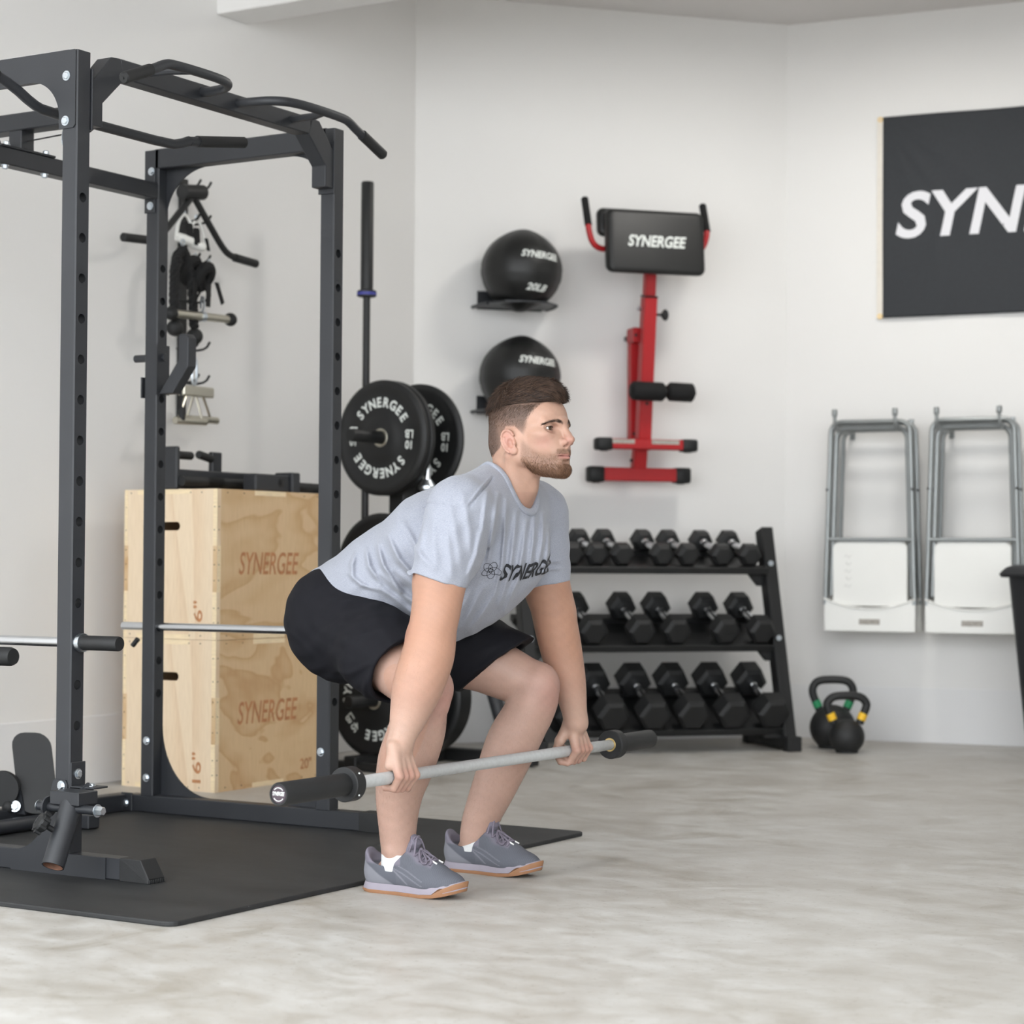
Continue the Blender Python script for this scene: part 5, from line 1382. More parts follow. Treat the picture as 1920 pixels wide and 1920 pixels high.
    out = []; HI = np.linalg.inv(HR).T.astype(np.float32); HTf = HT.astype(np.float32); HOf = HO.astype(np.float32)
    for i, (op, f, k) in enumerate(P):
        def g(Q, f=f, neck=i >= nh):
            q = (Q - HOf) if neck else (Q - HTf) @ HI
            q = np.stack([q[:, 0], np.abs(q[:, 1]), q[:, 2]], 1).astype(np.float32); return f(q)
        out.append((op, g, k))
    return out
HEADP = head_prims(); TRUNK = trunk_prims(); LEGP = {s: leg_prims(s) for s in (-1, 1)}; ARMP = {s: arm_prims(s) for s in (-1, 1)}
# ---- skin colours (albedo only)
def smooth01(x, a, b): t = np.clip((x - a) / (b - a), 0, 1); return t * t * (3 - 2 * t)
def blob(V, c, r): return np.exp(-(((V - np.asarray(c)) / np.asarray(r)) ** 2).sum(1))
def mixc(C, rgb, w): return C + (np.array(lin(rgb)) - C) * w[:, None]
def hair_zones(q):
    """q = head frame in mm with |y|: weights of top hair, side hair and beard"""
    x, y, z = q[:, 0], q[:, 1], q[:, 2]
    front = 92 - .0045 * y ** 2                                # hairline on the forehead
    top = smooth01(z, 52, 60) * smooth01(front - x + (z - 62) * .55, -3, 4)
    xf = np.interp(z, [-60, -21, -6, 20, 47, 62], [38, 42, 48, 56, 73, 84])
    low = np.interp(x, [-95, -60, -34, -18, -6, 20, 30, 45], [-70, -66, -50, -14, 2, 2, -8, -24])
    side = smooth01(xf - x, -5, 9) * smooth01(z - low, -3, 3) * (1 - top) * (y > 30) + smooth01(-x, 20, 30) * (y <= 30) * smooth01(z, -72, -66) * (1 - top)
    cheek = np.interp(x, [30, 41, 60, 80, 95, 112, 140], [-28, -33, -47, -59, -64, -60, -52])
    neckl = np.interp(x, [20, 35, 60, 90, 115, 130], [-98, -106, -118, -124, -126, -126])
    beard = smooth01(cheek - z, -5, 14) * smooth01(z - neckl, -3, 6) * smooth01(x, 31, 42)
    lips = np.exp(-(((z + 71.5) / 7.5) ** 4 + ((y) / 25) ** 6)) * (x > 108)
    beard = beard * (1 - np.clip(lips * 1.4, 0, 1)) * (1 - .75 * np.exp(-(((z + 84) / 5) ** 2 + ((y - 16) / 9) ** 2)))
    mou = smooth01(x, 106, 112) * smooth01(-z, 52, 56) * smooth01(z + 68, 0, 3) * smooth01(31 - y, 0, 5)
    beard = np.maximum(beard, mou * 1.25)
    return top, side, beard, lips
def brow_line(y): return np.interp(y, [9, 16, 26, 38, 54], [8.5, 11.5, 13.8, 11.8, 4.0]), np.interp(y, [9, 16, 30, 42, 54], [3.6, 4.0, 3.6, 2.8, 1.6])
def skin_color(V):
    C = np.tile(np.array(lin((170, 134, 117))), (len(V), 1))
    z = V[:, 2]
    legs = smooth01(-z, -.62, -.55) * (np.abs(V[:, 1] - YM) < .31) * (V[:, 0] < -2.60) * 1.0
    isarm = np.zeros(len(V))
    for s in (-1, 1):
        pts = np.array([a[:3] for a in ARM[s]] + [(BXX, HANDY[s], BZZ)])
        d = np.min([np.linalg.norm(V - p, axis=1) for p in pts], axis=0); isarm = np.maximum(isarm, (d < .085) * 1.0)
    legs = legs * (1 - isarm)
    C = mixc(C, (169, 138, 124), legs)
    C = mixc(C, (168, 128, 107), isarm * smooth01(z, .45, .60))
    C = mixc(C, (176, 145, 129), isarm * smooth01(-z, -.50, -.40))
    for s in (-1, 1):
        k = LEG[s][0]; C = mixc(C, (159, 112, 104), .75 * blob(V, (k[0] + .035, k[1], k[2] - .015), (.05, .05, .055)) * legs)
        yc = HANDY[s]
        C = mixc(C, (162, 108, 96), .6 * blob(V, (BXX + .03, yc, BZZ + .006), (.02, .06, .016)))
        C = mixc(C, (163, 112, 101), .5 * blob(V, (BXX, yc, BZZ - .03), (.04, .06, .014)))
        e = ARM[s][4]; C = mixc(C, (160, 108, 90), .55 * blob(V, (e[0] - .04, e[1] - .02, e[2] + .01), (.03, .04, .03)))
    q = to_head(V) * 1000; q[:, 1] = np.abs(q[:, 1])
    hd = (V[:, 2] > .97) * (np.abs(V[:, 1] - YM) < .13) * 1.0
    C = mixc(C, (176, 141, 122), hd * .7)
    C = mixc(C, (169, 113, 104), hd * .55 * np.exp(-(((q - [134, 4, -34]) / [14, 14, 14]) ** 2).sum(1)))
    C = mixc(C, (174, 127, 117), hd * .55 * np.exp(-(((q - [88, 48, -36]) / [26, 16, 18]) ** 2).sum(1)))
    C = mixc(C, (175, 119, 109), hd * .6 * np.exp(-(((q - [4, 82, -36]) / [30, 9, 34]) ** 2).sum(1)))
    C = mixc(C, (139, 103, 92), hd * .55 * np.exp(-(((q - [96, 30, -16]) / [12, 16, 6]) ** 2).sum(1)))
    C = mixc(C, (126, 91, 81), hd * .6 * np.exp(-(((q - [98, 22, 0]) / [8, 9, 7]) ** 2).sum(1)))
    top, side, beard, lips = hair_zones(q)
    zc, hwb = brow_line(q[:, 1]); C = mixc(C, (78, 60, 52), hd * .75 * np.exp(-(np.abs(q[:, 2] - zc) / hwb) ** 4) * (q[:, 1] > 9) * (q[:, 1] < 54) * (q[:, 0] > 68))
    C = mixc(C, (161, 107, 99), hd * np.clip(lips * 1.2, 0, 1) * .75)
    C = mixc(C, (101, 50, 48), hd * np.exp(-(((q[:, 2] + 71.4) / 1.1) ** 2)) * (q[:, 0] > 108) * (q[:, 1] < 26))
    C = mixc(C, (121, 93, 76), hd * np.minimum(beard, 1.1) * .52)
    C = mixc(C, (76, 61, 54), hd * side * (.46 + .42 * np.maximum(smooth01(q[:, 2], -30, 35), smooth01(-q[:, 0], 20, 50))))
    C = mixc(C, (36, 27, 23), hd * top * .95)
    # blotchy, freckled unevenness of real skin
    r = np.random.default_rng(3); w = np.zeros(len(V))
    for f in (38, 61, 97, 170, 290): k = r.normal(0, 1, 3); k *= f / np.linalg.norm(k); w += np.sin(V @ k + r.random() * 6) * np.sin(V @ np.roll(k, 1) * .8 + r.random() * 6)
    C = C * (1 + .022 * w + r.normal(0, .016, len(V)))[:, None]
    return C
M['skin'] = mat('skin', (214, 166, 142), 0.48, 0, 0, 1, 0.10, 420, spec=0.38, sss=0.12, attr='tone')
def box_of(pts, m): a = np.array(pts)[:, :3]; return a.min(0) - m, a.max(0) + m
parts = []
parts.append(sdf_mesh(HEADP, HO + np.array([-.135, -.118, -.225]), HO + np.array([.170, .118, .122]), .0016))
for s in (-1, 1):
    lo, hi = box_of(ARM[s], .085); yc = HANDY[s]
    lo[2] = BZZ - .055; hi[2] = .83; lo[0] = min(lo[0], BXX - .07)
    parts.append(sdf_mesh(ARMP[s], lo, hi, .0021))
    lo, hi = box_of(LEG[s], .10); lo[2] = .050; hi[2] = .60; lo[0] -= .09
    if s < 0: hi[1] = YM - .02
    else: lo[1] = YM + .02
    parts.append(sdf_mesh(LEGP[s] + [TRUNK[-2 if s < 0 else -1]], lo, hi, .0028))
parts.append(sdf_mesh(TRUNK, (-3.30, 4.10, .50), (-2.55, 4.75, 1.02), .008))
BV, BQ = join(*parts)
person = np_mesh('person', BV, BQ, 'skin', None, PO, skin_color(BV.copy()))
person.location = PO
tag(person, 'man with a short beard in grey t-shirt and black shorts squatting to lift a barbell', 'person')
# ------------------------------------------------------------------ clothes
def local(V): return V
def capcut(a, b, r1, r2, p0, n, k=.02, kc=.004, side=None, q=1.0):
    _, f, _ = cap(a, b, r1, r2, k, side, q); p0, n = A3(p0), A3(n) / np.linalg.norm(n)
    def g(P):
        return combine(f(P), 'i', (P - p0) @ n, kc)
    return ('u', g, k)
TD = np.array([.82, 0, .57]); TP = np.array([-.57, 0, .82])
RT = np.stack([TD, [0, 1, 0], TP])
CUFF = {-1: ((-2.680, 4.115, .755), (-.27, -.10, -.96)), 1: ((-2.737, 4.700, .741), (.13, .10, -.99))}
SHIRT = [cap((-3.175, YM, .672), (-2.99, YM, .755), .126, .136, .05, (0, 1, 0), 1.40), cap((-2.99, YM, .755), (-2.83, YM, .842), .134, .146, .05, (0, 1, 0), 1.36),
         cap((-2.83, YM, .842), (-2.735, YM, .905), .146, .098, .05, (0, 1, 0), 1.6), ell((-2.735, YM, .828), (.105, .165, .085), .05), cap(SH[-1] + [-.004, .01, .004], SH[1] + [-.004, -.01, .004], .070, .068, .05)]
for s in (-1, 1):
    SHIRT.append(cap((-2.700, YM + s * .045, .985), SH[s] + np.array([-.02, -s * .02, .028]), .056, .052, .04))
    p0, n = CUFF[s]; a = np.array(ARM[s][2][:3]); d = (a - SH[s]); d /= np.linalg.norm(d)
    SHIRT.append(capcut(SH[s] + np.array([0, s * .004, -.004]), SH[s] + d * .24, .079, .0635 if s < 0 else .0595, p0, n, .028))
    SHIRT.append(ell(SH[s] + np.array([-.035, -s * .03, -.09]), (.07, .06, .08), .05))
SHIRT.append(ell(np.array([-3.12, 0, .66]) + np.array([0, YM + .02, 0]) + TD * .31 - TP * .128, (.215, .150, .092), .07, RT))
SHIRT.append(half((-3.244, YM, .700), (-.344, -.20, -.939), .006))
_cn = np.array([.79, 0, .61]); _cc = np.array([-2.684, YM, .981])
SHIRT.append(cap(_cc - _cn * .004, _cc + _cn * .3, .066, .066, .008, (.61, 0, -.79), 1.16, 's'))
for s in (-1, 1):
    p0, n = np.array(CUFF[s][0]), np.array(CUFF[s][1]); n = n / np.linalg.norm(n)
    SHIRT.append(cap(p0 + n * .035, p0 + n * .14, .0535 if s < 0 else .0505, .0535 if s < 0 else .0505, .004, op='s'))
# folds: polylines (h, z) seen square to the direction the camera looks, h along (.856, .517, 0)
def hz(px, py, D=4.97): return ((px - 960) * D / 3919.26, .80 - (py - 1053 - .0064 * (px - 960)) * D / 3919.26)
FOLDS = [  # pixels of the photograph, height in mm, width in px
    ([(932, 925), (926, 980), (915, 1050)], 3.0, 5), ([(948, 935), (945, 1000), (940, 1060), (925, 1120)], 3.4, 5), ([(968, 955), (962, 1010), (955, 1070), (935, 1140)], 3.2, 5.5),
    ([(986, 975), (980, 1030), (970, 1090), (945, 1150)], 3.4, 5.5), ([(1003, 965), (999, 1020), (992, 1075)], 3.2, 5), ([(1020, 960), (1018, 1010), (1010, 1060)], 3.0, 5), ([(912, 925), (905, 990), (893, 1060)], 2.6, 5),
    ([(898, 1000), (893, 1040), (880, 1075)], 3.0, 5), ([(1032, 985), (1028, 1040), (1022, 1075)], 2.6, 5),
    ([(1018, 1062), (1035, 1054), (1056, 1052)], 2.2, 4), ([(1014, 1076), (1036, 1068), (1058, 1068)], 2.2, 4),
    ([(652, 1040), (648, 1060), (650, 1085)], 3.2, 6), ([(676, 1032), (683, 1062), (705, 1095)], 3.6, 6), ([(700, 1022), (712, 1060), (745, 1110)], 4.2, 6.5), ([(722, 1003), (745, 1050), (790, 1100)], 3.6, 6.5),
    ([(752, 980), (780, 1030), (815, 1065)], 2.8, 7), ([(640, 1075), (668, 1098), (700, 1108)], 2.6, 5), ([(690, 1095), (735, 1125), (780, 1165)], 3.2, 7), ([(705, 1075), (760, 1125), (825, 1165)], 3.4, 7),
    ([(735, 1070), (790, 1115), (850, 1150)], 3.0, 8), ([(880, 1110), (860, 1150), (845, 1190)], 3.0, 7), ([(905, 1100), (885, 1140), (862, 1180)], 3.2, 7), ([(930, 1110), (905, 1150), (880, 1185)], 2.8, 6),
    ([(868, 930), (880, 990), (885, 1040)], 2.4, 8), ([(842, 945), (858, 1010), (866, 1060)], 2.2, 9), ([(815, 965), (815, 1020), (822, 1060)], 2.0, 9), ([(795, 985), (790, 1030), (790, 1060)], 1.8, 8), ([(838, 990), (846, 1040), (850, 1080)], 1.8, 7)]
SEAMS = [([(922, 893), (905, 918), (880, 952)], -2.2, 1.6), ([(918, 890), (901, 915), (876, 949)], 1.2, 1.8), ([(880, 952), (800, 945), (790, 950)], -1.0, 1.6)]
_F = [(np.array([hz(*p) for p in pl]), a * .0030, w * .00118) for pl, a, w in FOLDS + SEAMS]
def shirt_disp(P):
    h = P[:, 0] * .856 + P[:, 1] * .517; z = P[:, 2]; out = np.zeros(len(P), np.float32)
    lo, hi = (h.min(), z.min()), (h.max(), z.max())
    for pl, a, w in _F:
        m = 3 * w
        if pl[:, 0].min() - m > hi[0] or pl[:, 0].max() + m < lo[0] or pl[:, 1].min() - m > hi[1] or pl[:, 1].max() + m < lo[1]: continue
        best = np.full(len(P), 9.0); tt = np.zeros(len(P)); n = len(pl) - 1
        for i in range(n):
            a0, b0 = pl[i], pl[i + 1]; d = b0 - a0; t = np.clip(((h - a0[0]) * d[0] + (z - a0[1]) * d[1]) / (d @ d), 0, 1)
            q = np.hypot(h - a0[0] - t * d[0], z - a0[1] - t * d[1]); c = q < best
            best = np.where(c, q, best); tt = np.where(c, (i + t) / n, tt)
        out += (a * np.exp(-(best / w) ** 2) * np.sin(np.pi * np.clip(tt * .84 + .08, 0, 1)) ** .7).astype(np.float32)
    out += (.0009 * np.sin(h * 95 + 3 * np.sin(z * 31)) * np.sin(z * 60 + 2 * np.sin(h * 23)) + .0007 * np.sin(h * 61 - z * 83 + 2 * np.sin(P[:, 1] * 40))).astype(np.float32)
    return out
def heather():
    m = mat('heather grey jersey', (176, 180, 190), 0.85, 0, 0, 1, 0.18, 1500, spec=0.15, sheen=.15)
    nt = m.node_tree; b = nt.nodes['Principled BSDF']; L = nt.links.new
    tc = nt.nodes.new('ShaderNodeTexCoord'); mp = nt.nodes.new('ShaderNodeMapping'); mp.inputs['Scale'].default_value = (240, 240, 1500)
    mp.inputs['Rotation'].default_value = (0, math.radians(-12), 0)
    n = nt.nodes.new('ShaderNodeTexNoise'); n.inputs['Scale'].default_value = 1; n.inputs['Detail'].default_value = 3
    r = nt.nodes.new('ShaderNodeValToRGB'); r.color_ramp.elements[0].position = .36; r.color_ramp.elements[0].color = (*lin((140, 144, 155)), 1); r.color_ramp.elements[1].position = .62; r.color_ramp.elements[1].color = (*lin((158, 161, 171)), 1)
    L(tc.outputs['Object'], mp.inputs[0]); L(mp.outputs[0], n.inputs[0]); L(n.outputs['Fac'], r.inputs[0]); L(r.outputs[0], b.inputs['Base Color'])
    return m
M['jersey'] = heather()
SV, SQ = sdf_mesh(SHIRT, (-3.33, 4.05, .54), (-2.55, 4.79, 1.08), .0032, shirt_disp)
shirt = np_mesh('t_shirt', SV, SQ, 'jersey', person, PO)
def pt(p): return tuple(np.asarray(p, float) - PO)
bvh = BVHTree.FromPolygons([tuple(v) for v in (SV - PO)], [tuple(f) for f in SQ])
m = MB(); e1 = np.array([.61, 0, -.79]); ring = []
for t in np.linspace(0, 2 * PI, 73)[:-1]:
    r0 = _cc + e1 * (.0775 * math.cos(t)) + np.array([0, .0675 * math.sin(t), 0]); rad = (r0 - _cc) / np.linalg.norm(r0 - _cc)
    h = bvh.ray_cast(Vector(r0 + rad * .007 + _cn * .10 - PO), Vector(-_cn), .2)[0]
    ring.append(Vector(pt(r0 + rad * .007 + _cn * .004)) if h is None else h)
sm = [(ring[i - 2] + ring[i - 1] + ring[i] + ring[(i + 1) % 72] + ring[(i + 2) % 72]) / 5 for i in range(72)]
vs = []; N_ = Vector(_cn)
for i, c in enumerate(sm):
    rad = (c - Vector(pt(_cc))); rad -= N_ * rad.dot(N_); rad.normalize()
    for a_, b_ in ((-.0085, -.010), (-.0080, .0035), (-.004, .0052), (.007, .0034), (.0105, .0012), (.0105, -.006)): vs.append(tuple(c + rad * a_ + N_ * b_))
m.add(vs, [(i * 6 + k, i * 6 + (k + 1) % 6, ((i + 1) % 72) * 6 + (k + 1) % 6, ((i + 1) % 72) * 6 + k) for i in range(72) for k in range(6)])
m.build('collar', 'jersey', shirt, smooth=80)
# chest print, laid on the cloth
def lay(VF, o, ux, uy, nrm, lift=.0011, maxlen=.006):
    V, Fs = VF; bm = bmesh.new(); vv = [bm.verts.new((a, c, 0)) for a, c in V]
    for f in Fs:
        try: bm.faces.new([vv[i] for i in f])
        except ValueError: pass
    bmesh.ops.triangulate(bm, faces=bm.faces)
    for _ in range(4):
        es = [e for e in bm.edges if e.calc_length() > maxlen]
        if not es: break
        bmesh.ops.subdivide_edges(bm, edges=es, cuts=1); bmesh.ops.triangulate(bm, faces=[f for f in bm.faces if len(f.verts) > 3])
    o, ux, uy, nrm = [Vector(x) for x in (o, ux, uy, nrm)]
    vs = []; vl = list(bm.verts); ix = {v: i for i, v in enumerate(vl)}
    for v in vl:
        p = o + ux * v.co.x + uy * v.co.y + nrm * .15
        h = bvh.ray_cast(p, -nrm, .4)
        vs.append(tuple((h[0] if h[0] is not None else p - nrm * .15) + nrm * lift))
    fs = [tuple(ix[v] for v in f.verts) for f in bm.faces]; bm.free(); return vs, fs
M['print'] = mat('black shirt print', (30, 31, 35), .8)
pn = Vector((.80, -.36, -.48)).normalized(); pux = Vector((.40, .915, .0)); pux = (pux - pn * pux.dot(pn)).normalized(); puy = pn.cross(pux)
pc_ = Vector(pt((-2.645, 4.415, .795)))
m = MB(); m.add(*lay(fit_text(BRAND, .186, .046, .022, .22), pc_ + pux * .010, pux, puy, pn, .0026, .0042))
# the little orbital emblem: five looped ovals
emb = []
for k in range(5):
    a0 = 2 * PI * k / 5; nn = 26; c = Vector((math.cos(a0), math.sin(a0))) * .0095
    for j in range(nn):
        def q(t, rr): x, y = (.0135 + rr) * math.cos(t), (.0095 + rr) * math.sin(t); return (c.x + x * math.cos(a0) - y * math.sin(a0), c.y + x * math.sin(a0) + y * math.cos(a0))
        t0, t1 = 2 * PI * j / nn, 2 * PI * (j + 1) / nn
        emb += [[q(t0, -.0006), q(t1, -.0006), q(t1, .0006), q(t0, .0006)]]
EV = np.array([p for f in emb for p in f]); EF = [tuple(range(4 * i, 4 * i + 4)) for i in range(len(emb))]
m.add(*lay((EV, EF), pc_ - pux * .108, pux, puy, pn, .0026, .02))
m.build('chest_print', 'print', shirt, smooth=80)

# shorts
HEM = {-1: ((-2.868, 4.13, .500), (.80, -.30, -.52)), 1: ((-2.870, 4.62, .512), (.55, .15, -.82))}
SHORTS = [cap((-3.15, YM, .665), (-3.02, YM, .735), .124, .116, .05, (0, 1, 0), 1.36)]
for s in (-1, 1):
    SHORTS += [ell((-3.155, YM + s * .088, .652), (.122, .112, .125), .05), ell((-3.095, YM + s * .10, .598), (.125, .100, .108), .06)]
    kn = LEG[s][0]; p0, n = HEM[s]
    h0 = (-3.09, YM + s * .10, .645); h1 = (-2.91, YM + (-.205 if s < 0 else .165), .572); h2 = (-2.74, kn[1] - s * .004, .508)
    SHORTS += [capcut(h0, h1, .112, .104, p0, n, .05), capcut(h1, h2, .104, .090, p0, n, .03)]
for s in (-1, 1):
    kn = LEG[s][0]; SHORTS.append(cap((-2.93, YM + (-.20 if s < 0 else .165), .582), (kn[0] - .01, kn[1], kn[2] + .002), .088, .078, .006, op='s'))
SFOLD = [([(600, 1120), (640, 1125), (680, 1120)], 1.6, 5), ([(620, 1150), (670, 1140), (720, 1130)], 2.0, 6), ([(600, 1185), (660, 1165), (720, 1150)], 2.2, 7), ([(640, 1205), (690, 1185), (740, 1170)], 2.0, 7), ([(610, 1265), (660, 1262), (700, 1240)], 2.4, 6), ([(690, 1270), (684, 1295), (688, 1320)], 2.6, 5), ([(590, 1150), (580, 1190), (585, 1220)], 1.2, 7),
         ([(870, 1210), (900, 1190), (940, 1180)], 2.2, 7), ([(865, 1245), (910, 1225), (955, 1205)], 2.4, 7), ([(860, 1275), (900, 1262), (930, 1240)], 2.0, 6)]
_SF = [(np.array([hz(*p, 5.05) for p in pl]), a * .001, w * .00127) for pl, a, w in SFOLD]
def shorts_disp(P):
    global _F
    keep = _F; _F = _SF; o = shirt_disp(P); _F = keep; return o * 1.25
M['shorts'] = mat('black woven shorts', (21, 21, 26), 0.78, 0, 0.06, 60, 0.10, 1400, spec=0.18)
V, Q = sdf_mesh(SHORTS, (-3.34, 4.00, .38), (-2.66, 4.78, .90), .0036, shorts_disp)
shorts = np_mesh('shorts', V, Q, 'shorts', person, PO)

# shoes and socks
def shoe(s):
    fx, fy = FOOT[s]; o = np.array([fx, fy, 0.0]); W = lambda x, y, z: (fx + x, fy + y, z)
    P = [ell(W(-.048, 0, .050), (.047, .034, .052), .02), cap(W(-.050, 0, .084), W(.01, 0, .070), .031, .035, .02), cap(W(-.02, 0, .045), W(.09, 0, .040), .036, .039, .02, (0, 1, 0), 1.06),
         ell(W(.112, 0, .034), (.076, .046, .034), .02), cap(W(.02, 0, .083), W(.11, 0, .052), .031, .026, .02), cap(W(.018, 0, .096), W(.046, 0, .084), .024, .026, .015, (0, 1, 0), 1.25),
         ell(W(-.079, 0, .092), (.009, .019, .016), .012)]
    P += [half(W(0, 0, .0225), (0, 0, -1), .002), cap(W(-.022, 0, .070), W(-.014, 0, .20), .0340, .050, .005, op='s'), cap(W(-.040, 0, .085), W(.008, 0, .085), .0325, .0325, .005, op='s'), cap(W(-.022, -.2, .138), W(-.022, .2, .138), .068, .068, .006, op='s')]
    V, Q = sdf_mesh(P, W(-.11, -.062, .012), W(.205, .062, .135), .0021)
    q = V - o; x, y, z = q.T; ay = np.abs(y)
    C = np.tile(np.array(lin((88, 90, 98))), (len(V), 1))
    st = .5 + .5 * np.sin(x * 1500 + 1.5 * np.sin(z * 300)); C = mixc(C, (110, 112, 119), (st * .30) * (x > .02))
    lil = np.maximum(smooth01(z, .068, .076) * (x < .03), np.exp(-((ay - .021) / .008) ** 4) * (x > .012) * (x < .112) * (z > .046))
    C = mixc(C, (116, 112, 123), lil)
    C = mixc(C, (124, 125, 132), smooth01(.060 - z - .55 * (x + .05), 0, .004) * (x < .055))
    for c0, sl in ((.048, -.62), (.062, .62), (.074, .62)):
        xc = .028 + (z - c0) / sl * .8 if sl < 0 else .018 + (c0 - z) / .42
        C = mixc(C, (128, 127, 136), .8 * np.exp(-((x - xc) / .0028) ** 2) * (z > .028) * (z < .070) * (ay > .02) * (x > -.03) * (x < .10))
    sh = np_mesh('shoe', V, Q, 'shoe', person, PO, C)
    # sole: stacked outlines with a lifted toe
    xs = [-.094, -.091, -.082, -.062, -.03, .01, .05, .09, .125, .155, .178, .190, .195]; ws = [0.004, .014, .027, .036, .0365, .036, .0405, .046, .047, .0415, .029, .014, .003]
    out = [(a, w) for a, w in zip(xs, ws)] + [(a, -w) for a, w in zip(xs[::-1], ws[::-1])]
    def lift(a): return .020 * max(0, (a - .085) / .11) ** 2 + .004 * max(0, (-.07 - a) / .03) ** 2
    for nm, z0, z1, g0, g1, m_ in (('midsole', .0075, .0245, 1.0, .965, 'midsole'), ('outsole', 0.0003, .0085, .985, 1.014, 'gum')):
        mb = MB(); k = len(out); vs = []
        for zz, g in ((z0, g0), (z0 + .002, g0 * 1.006), (z1 - .003, g1 * 1.006), (z1, g1)): vs += [pt(W(a * g + (1 - g) * .045, w * g, zz + lift(a) + (.016 * max(0, min(1, (a - .125) / .04)) if nm == 'outsole' and zz > .004 else 0))) for a, w in out]
        fs = [(i * k + j, i * k + (j + 1) % k, (i + 1) * k + (j + 1) % k, (i + 1) * k + j) for i in range(3) for j in range(k)] + [tuple(range(k - 1, -1, -1)), tuple(3 * k + j for j in range(k))]
        mb.add(vs, fs); mb.build(nm, m_, sh, smooth=60)
    # tongue, laces, tongue emblem
    tv, tq = sdf_mesh([cap(W(.030, 0, .094), W(.052, 0, .128), .0225, .019, .01, (1.0, 0, .64), .36), ], W(-.01, -.035, .07), W(.10, .035, .16), .002)
    np_mesh('tongue', tv, tq, 'lilac', sh, PO)
    mb = MB()
    sb_ = BVHTree.FromPolygons([tuple(v) for v in np.concatenate([V, tv]) - o], [tuple(f) for f in np.concatenate([Q, tq + len(V)])])
    def L3(a, b, lift=.0022):
        h = sb_.ray_cast(Vector((a, b, .2)), Vector((0, 0, -1)), .3)[0]
        return pt(W(a, b, (h.z if h is not None else .06) + lift))
    def top(a): return L3(a, 0, 0)[2]
    rows = [.048, .063, .078, .093, .107]
    for i, a in enumerate(rows):
        b = rows[min(i + 1, 4)] if i < 4 else a
        for sg in (-1, 1):
            mb.tube([L3(a, sg * .025, .001), L3(a * .7 + b * .3, sg * .013, .003), L3((a + b) / 2, 0, .0038 + .001 * sg), L3(a * .3 + b * .7, -sg * .013, .003), L3(b, -sg * .025, .001)], .0027, 6, smooth=1)
    kx = .066; kp = L3(.066, 0, .004)
    for sg in (-1, 1):
        mb.tube([kp, L3(kx + .004, sg * .016, .010), L3(kx + .020, sg * .032, .010), L3(kx + .036, sg * .028, .005), L3(kx + .022, sg * .014, .008), kp], .0026, 6, smooth=2)
        mb.tube([kp, L3(kx + .018, sg * .008, .008), L3(kx + .040, sg * .012, .003)], .0024, 6, smooth=1)
    mb.sphere(kp, .0055, 10, 8); mb.build('lace', 'lace', sh, smooth=60)
    mb = MB()
    for sg in (-1, 1): mb.cyl(L3(kx + .039, sg * .012, .003), L3(kx + .054, sg * .0135, .003), .0021, 6)
    mb.build('lace_tip', 'white_plastic', sh)
    mb = MB(); ux, uy = Vector((0, 1, 0)), Vector((.54, 0, .84)); oo = Vector(pt(W(.0515, 0, .116)))
    tri = [(-.0085, -.006), (.0085, -.006), (0, .010)]
    for (a0, b0), (a1, b1) in zip(tri, tri[1:] + tri[:1]):
        d = Vector((a1 - a0, b1 - b0)).normalized(); nn = Vector((-d.y, d.x)) * .0011
        mb.add([tuple(oo + ux * px + uy * py) for px, py in ((a0 - nn.x, b0 - nn.y), (a1 - nn.x, b1 - nn.y), (a1 + nn.x, b1 + nn.y), (a0 + nn.x, b0 + nn.y))], [(0, 1, 2, 3)])
    mb.build('tongue_emblem', 'print', sh, smooth=0)
    # ankle sock
    V, Q = sdf_mesh([cap(W(.0, 0, .050), W(.001, 0, .16), .0415, .0405, .01), half(W(-.03, 0, .106), (.15, 0, 1), .004), half(W(0, 0, .055), (0, 0, -1), .002), cap(W(.0, 0, .09), W(.001, 0, .2), .0375, .0385, .003, op='s')], W(-.07, -.06, .045), W(.08, .06, .14), .002)
    np_mesh('sock', V, Q, 'sock', person, PO)
    return sh
M['shoe'] = mat('grey knit upper', (120, 124, 134), .75, 0, 0, 1, .25, 900, spec=.25, attr='tone')
M['midsole'] = mat('pale lilac midsole', (142, 136, 146), .5, 0, .04, 30)
M['gum'] = mat('gum rubber outsole', (142, 102, 72), .55, 0, .06, 60)
M['lilac'] = mat('lilac grey tongue', (108, 104, 116), .8, 0, .12, 400)
M['lace'] = mat('mauve shoe lace', (112, 106, 118), .85, 0, .2, 700)
M['sock'] = mat('white cotton sock', (205, 206, 206), .9, 0, .04, 300, .2, 900)
for s in (-1, 1): shoe(s)
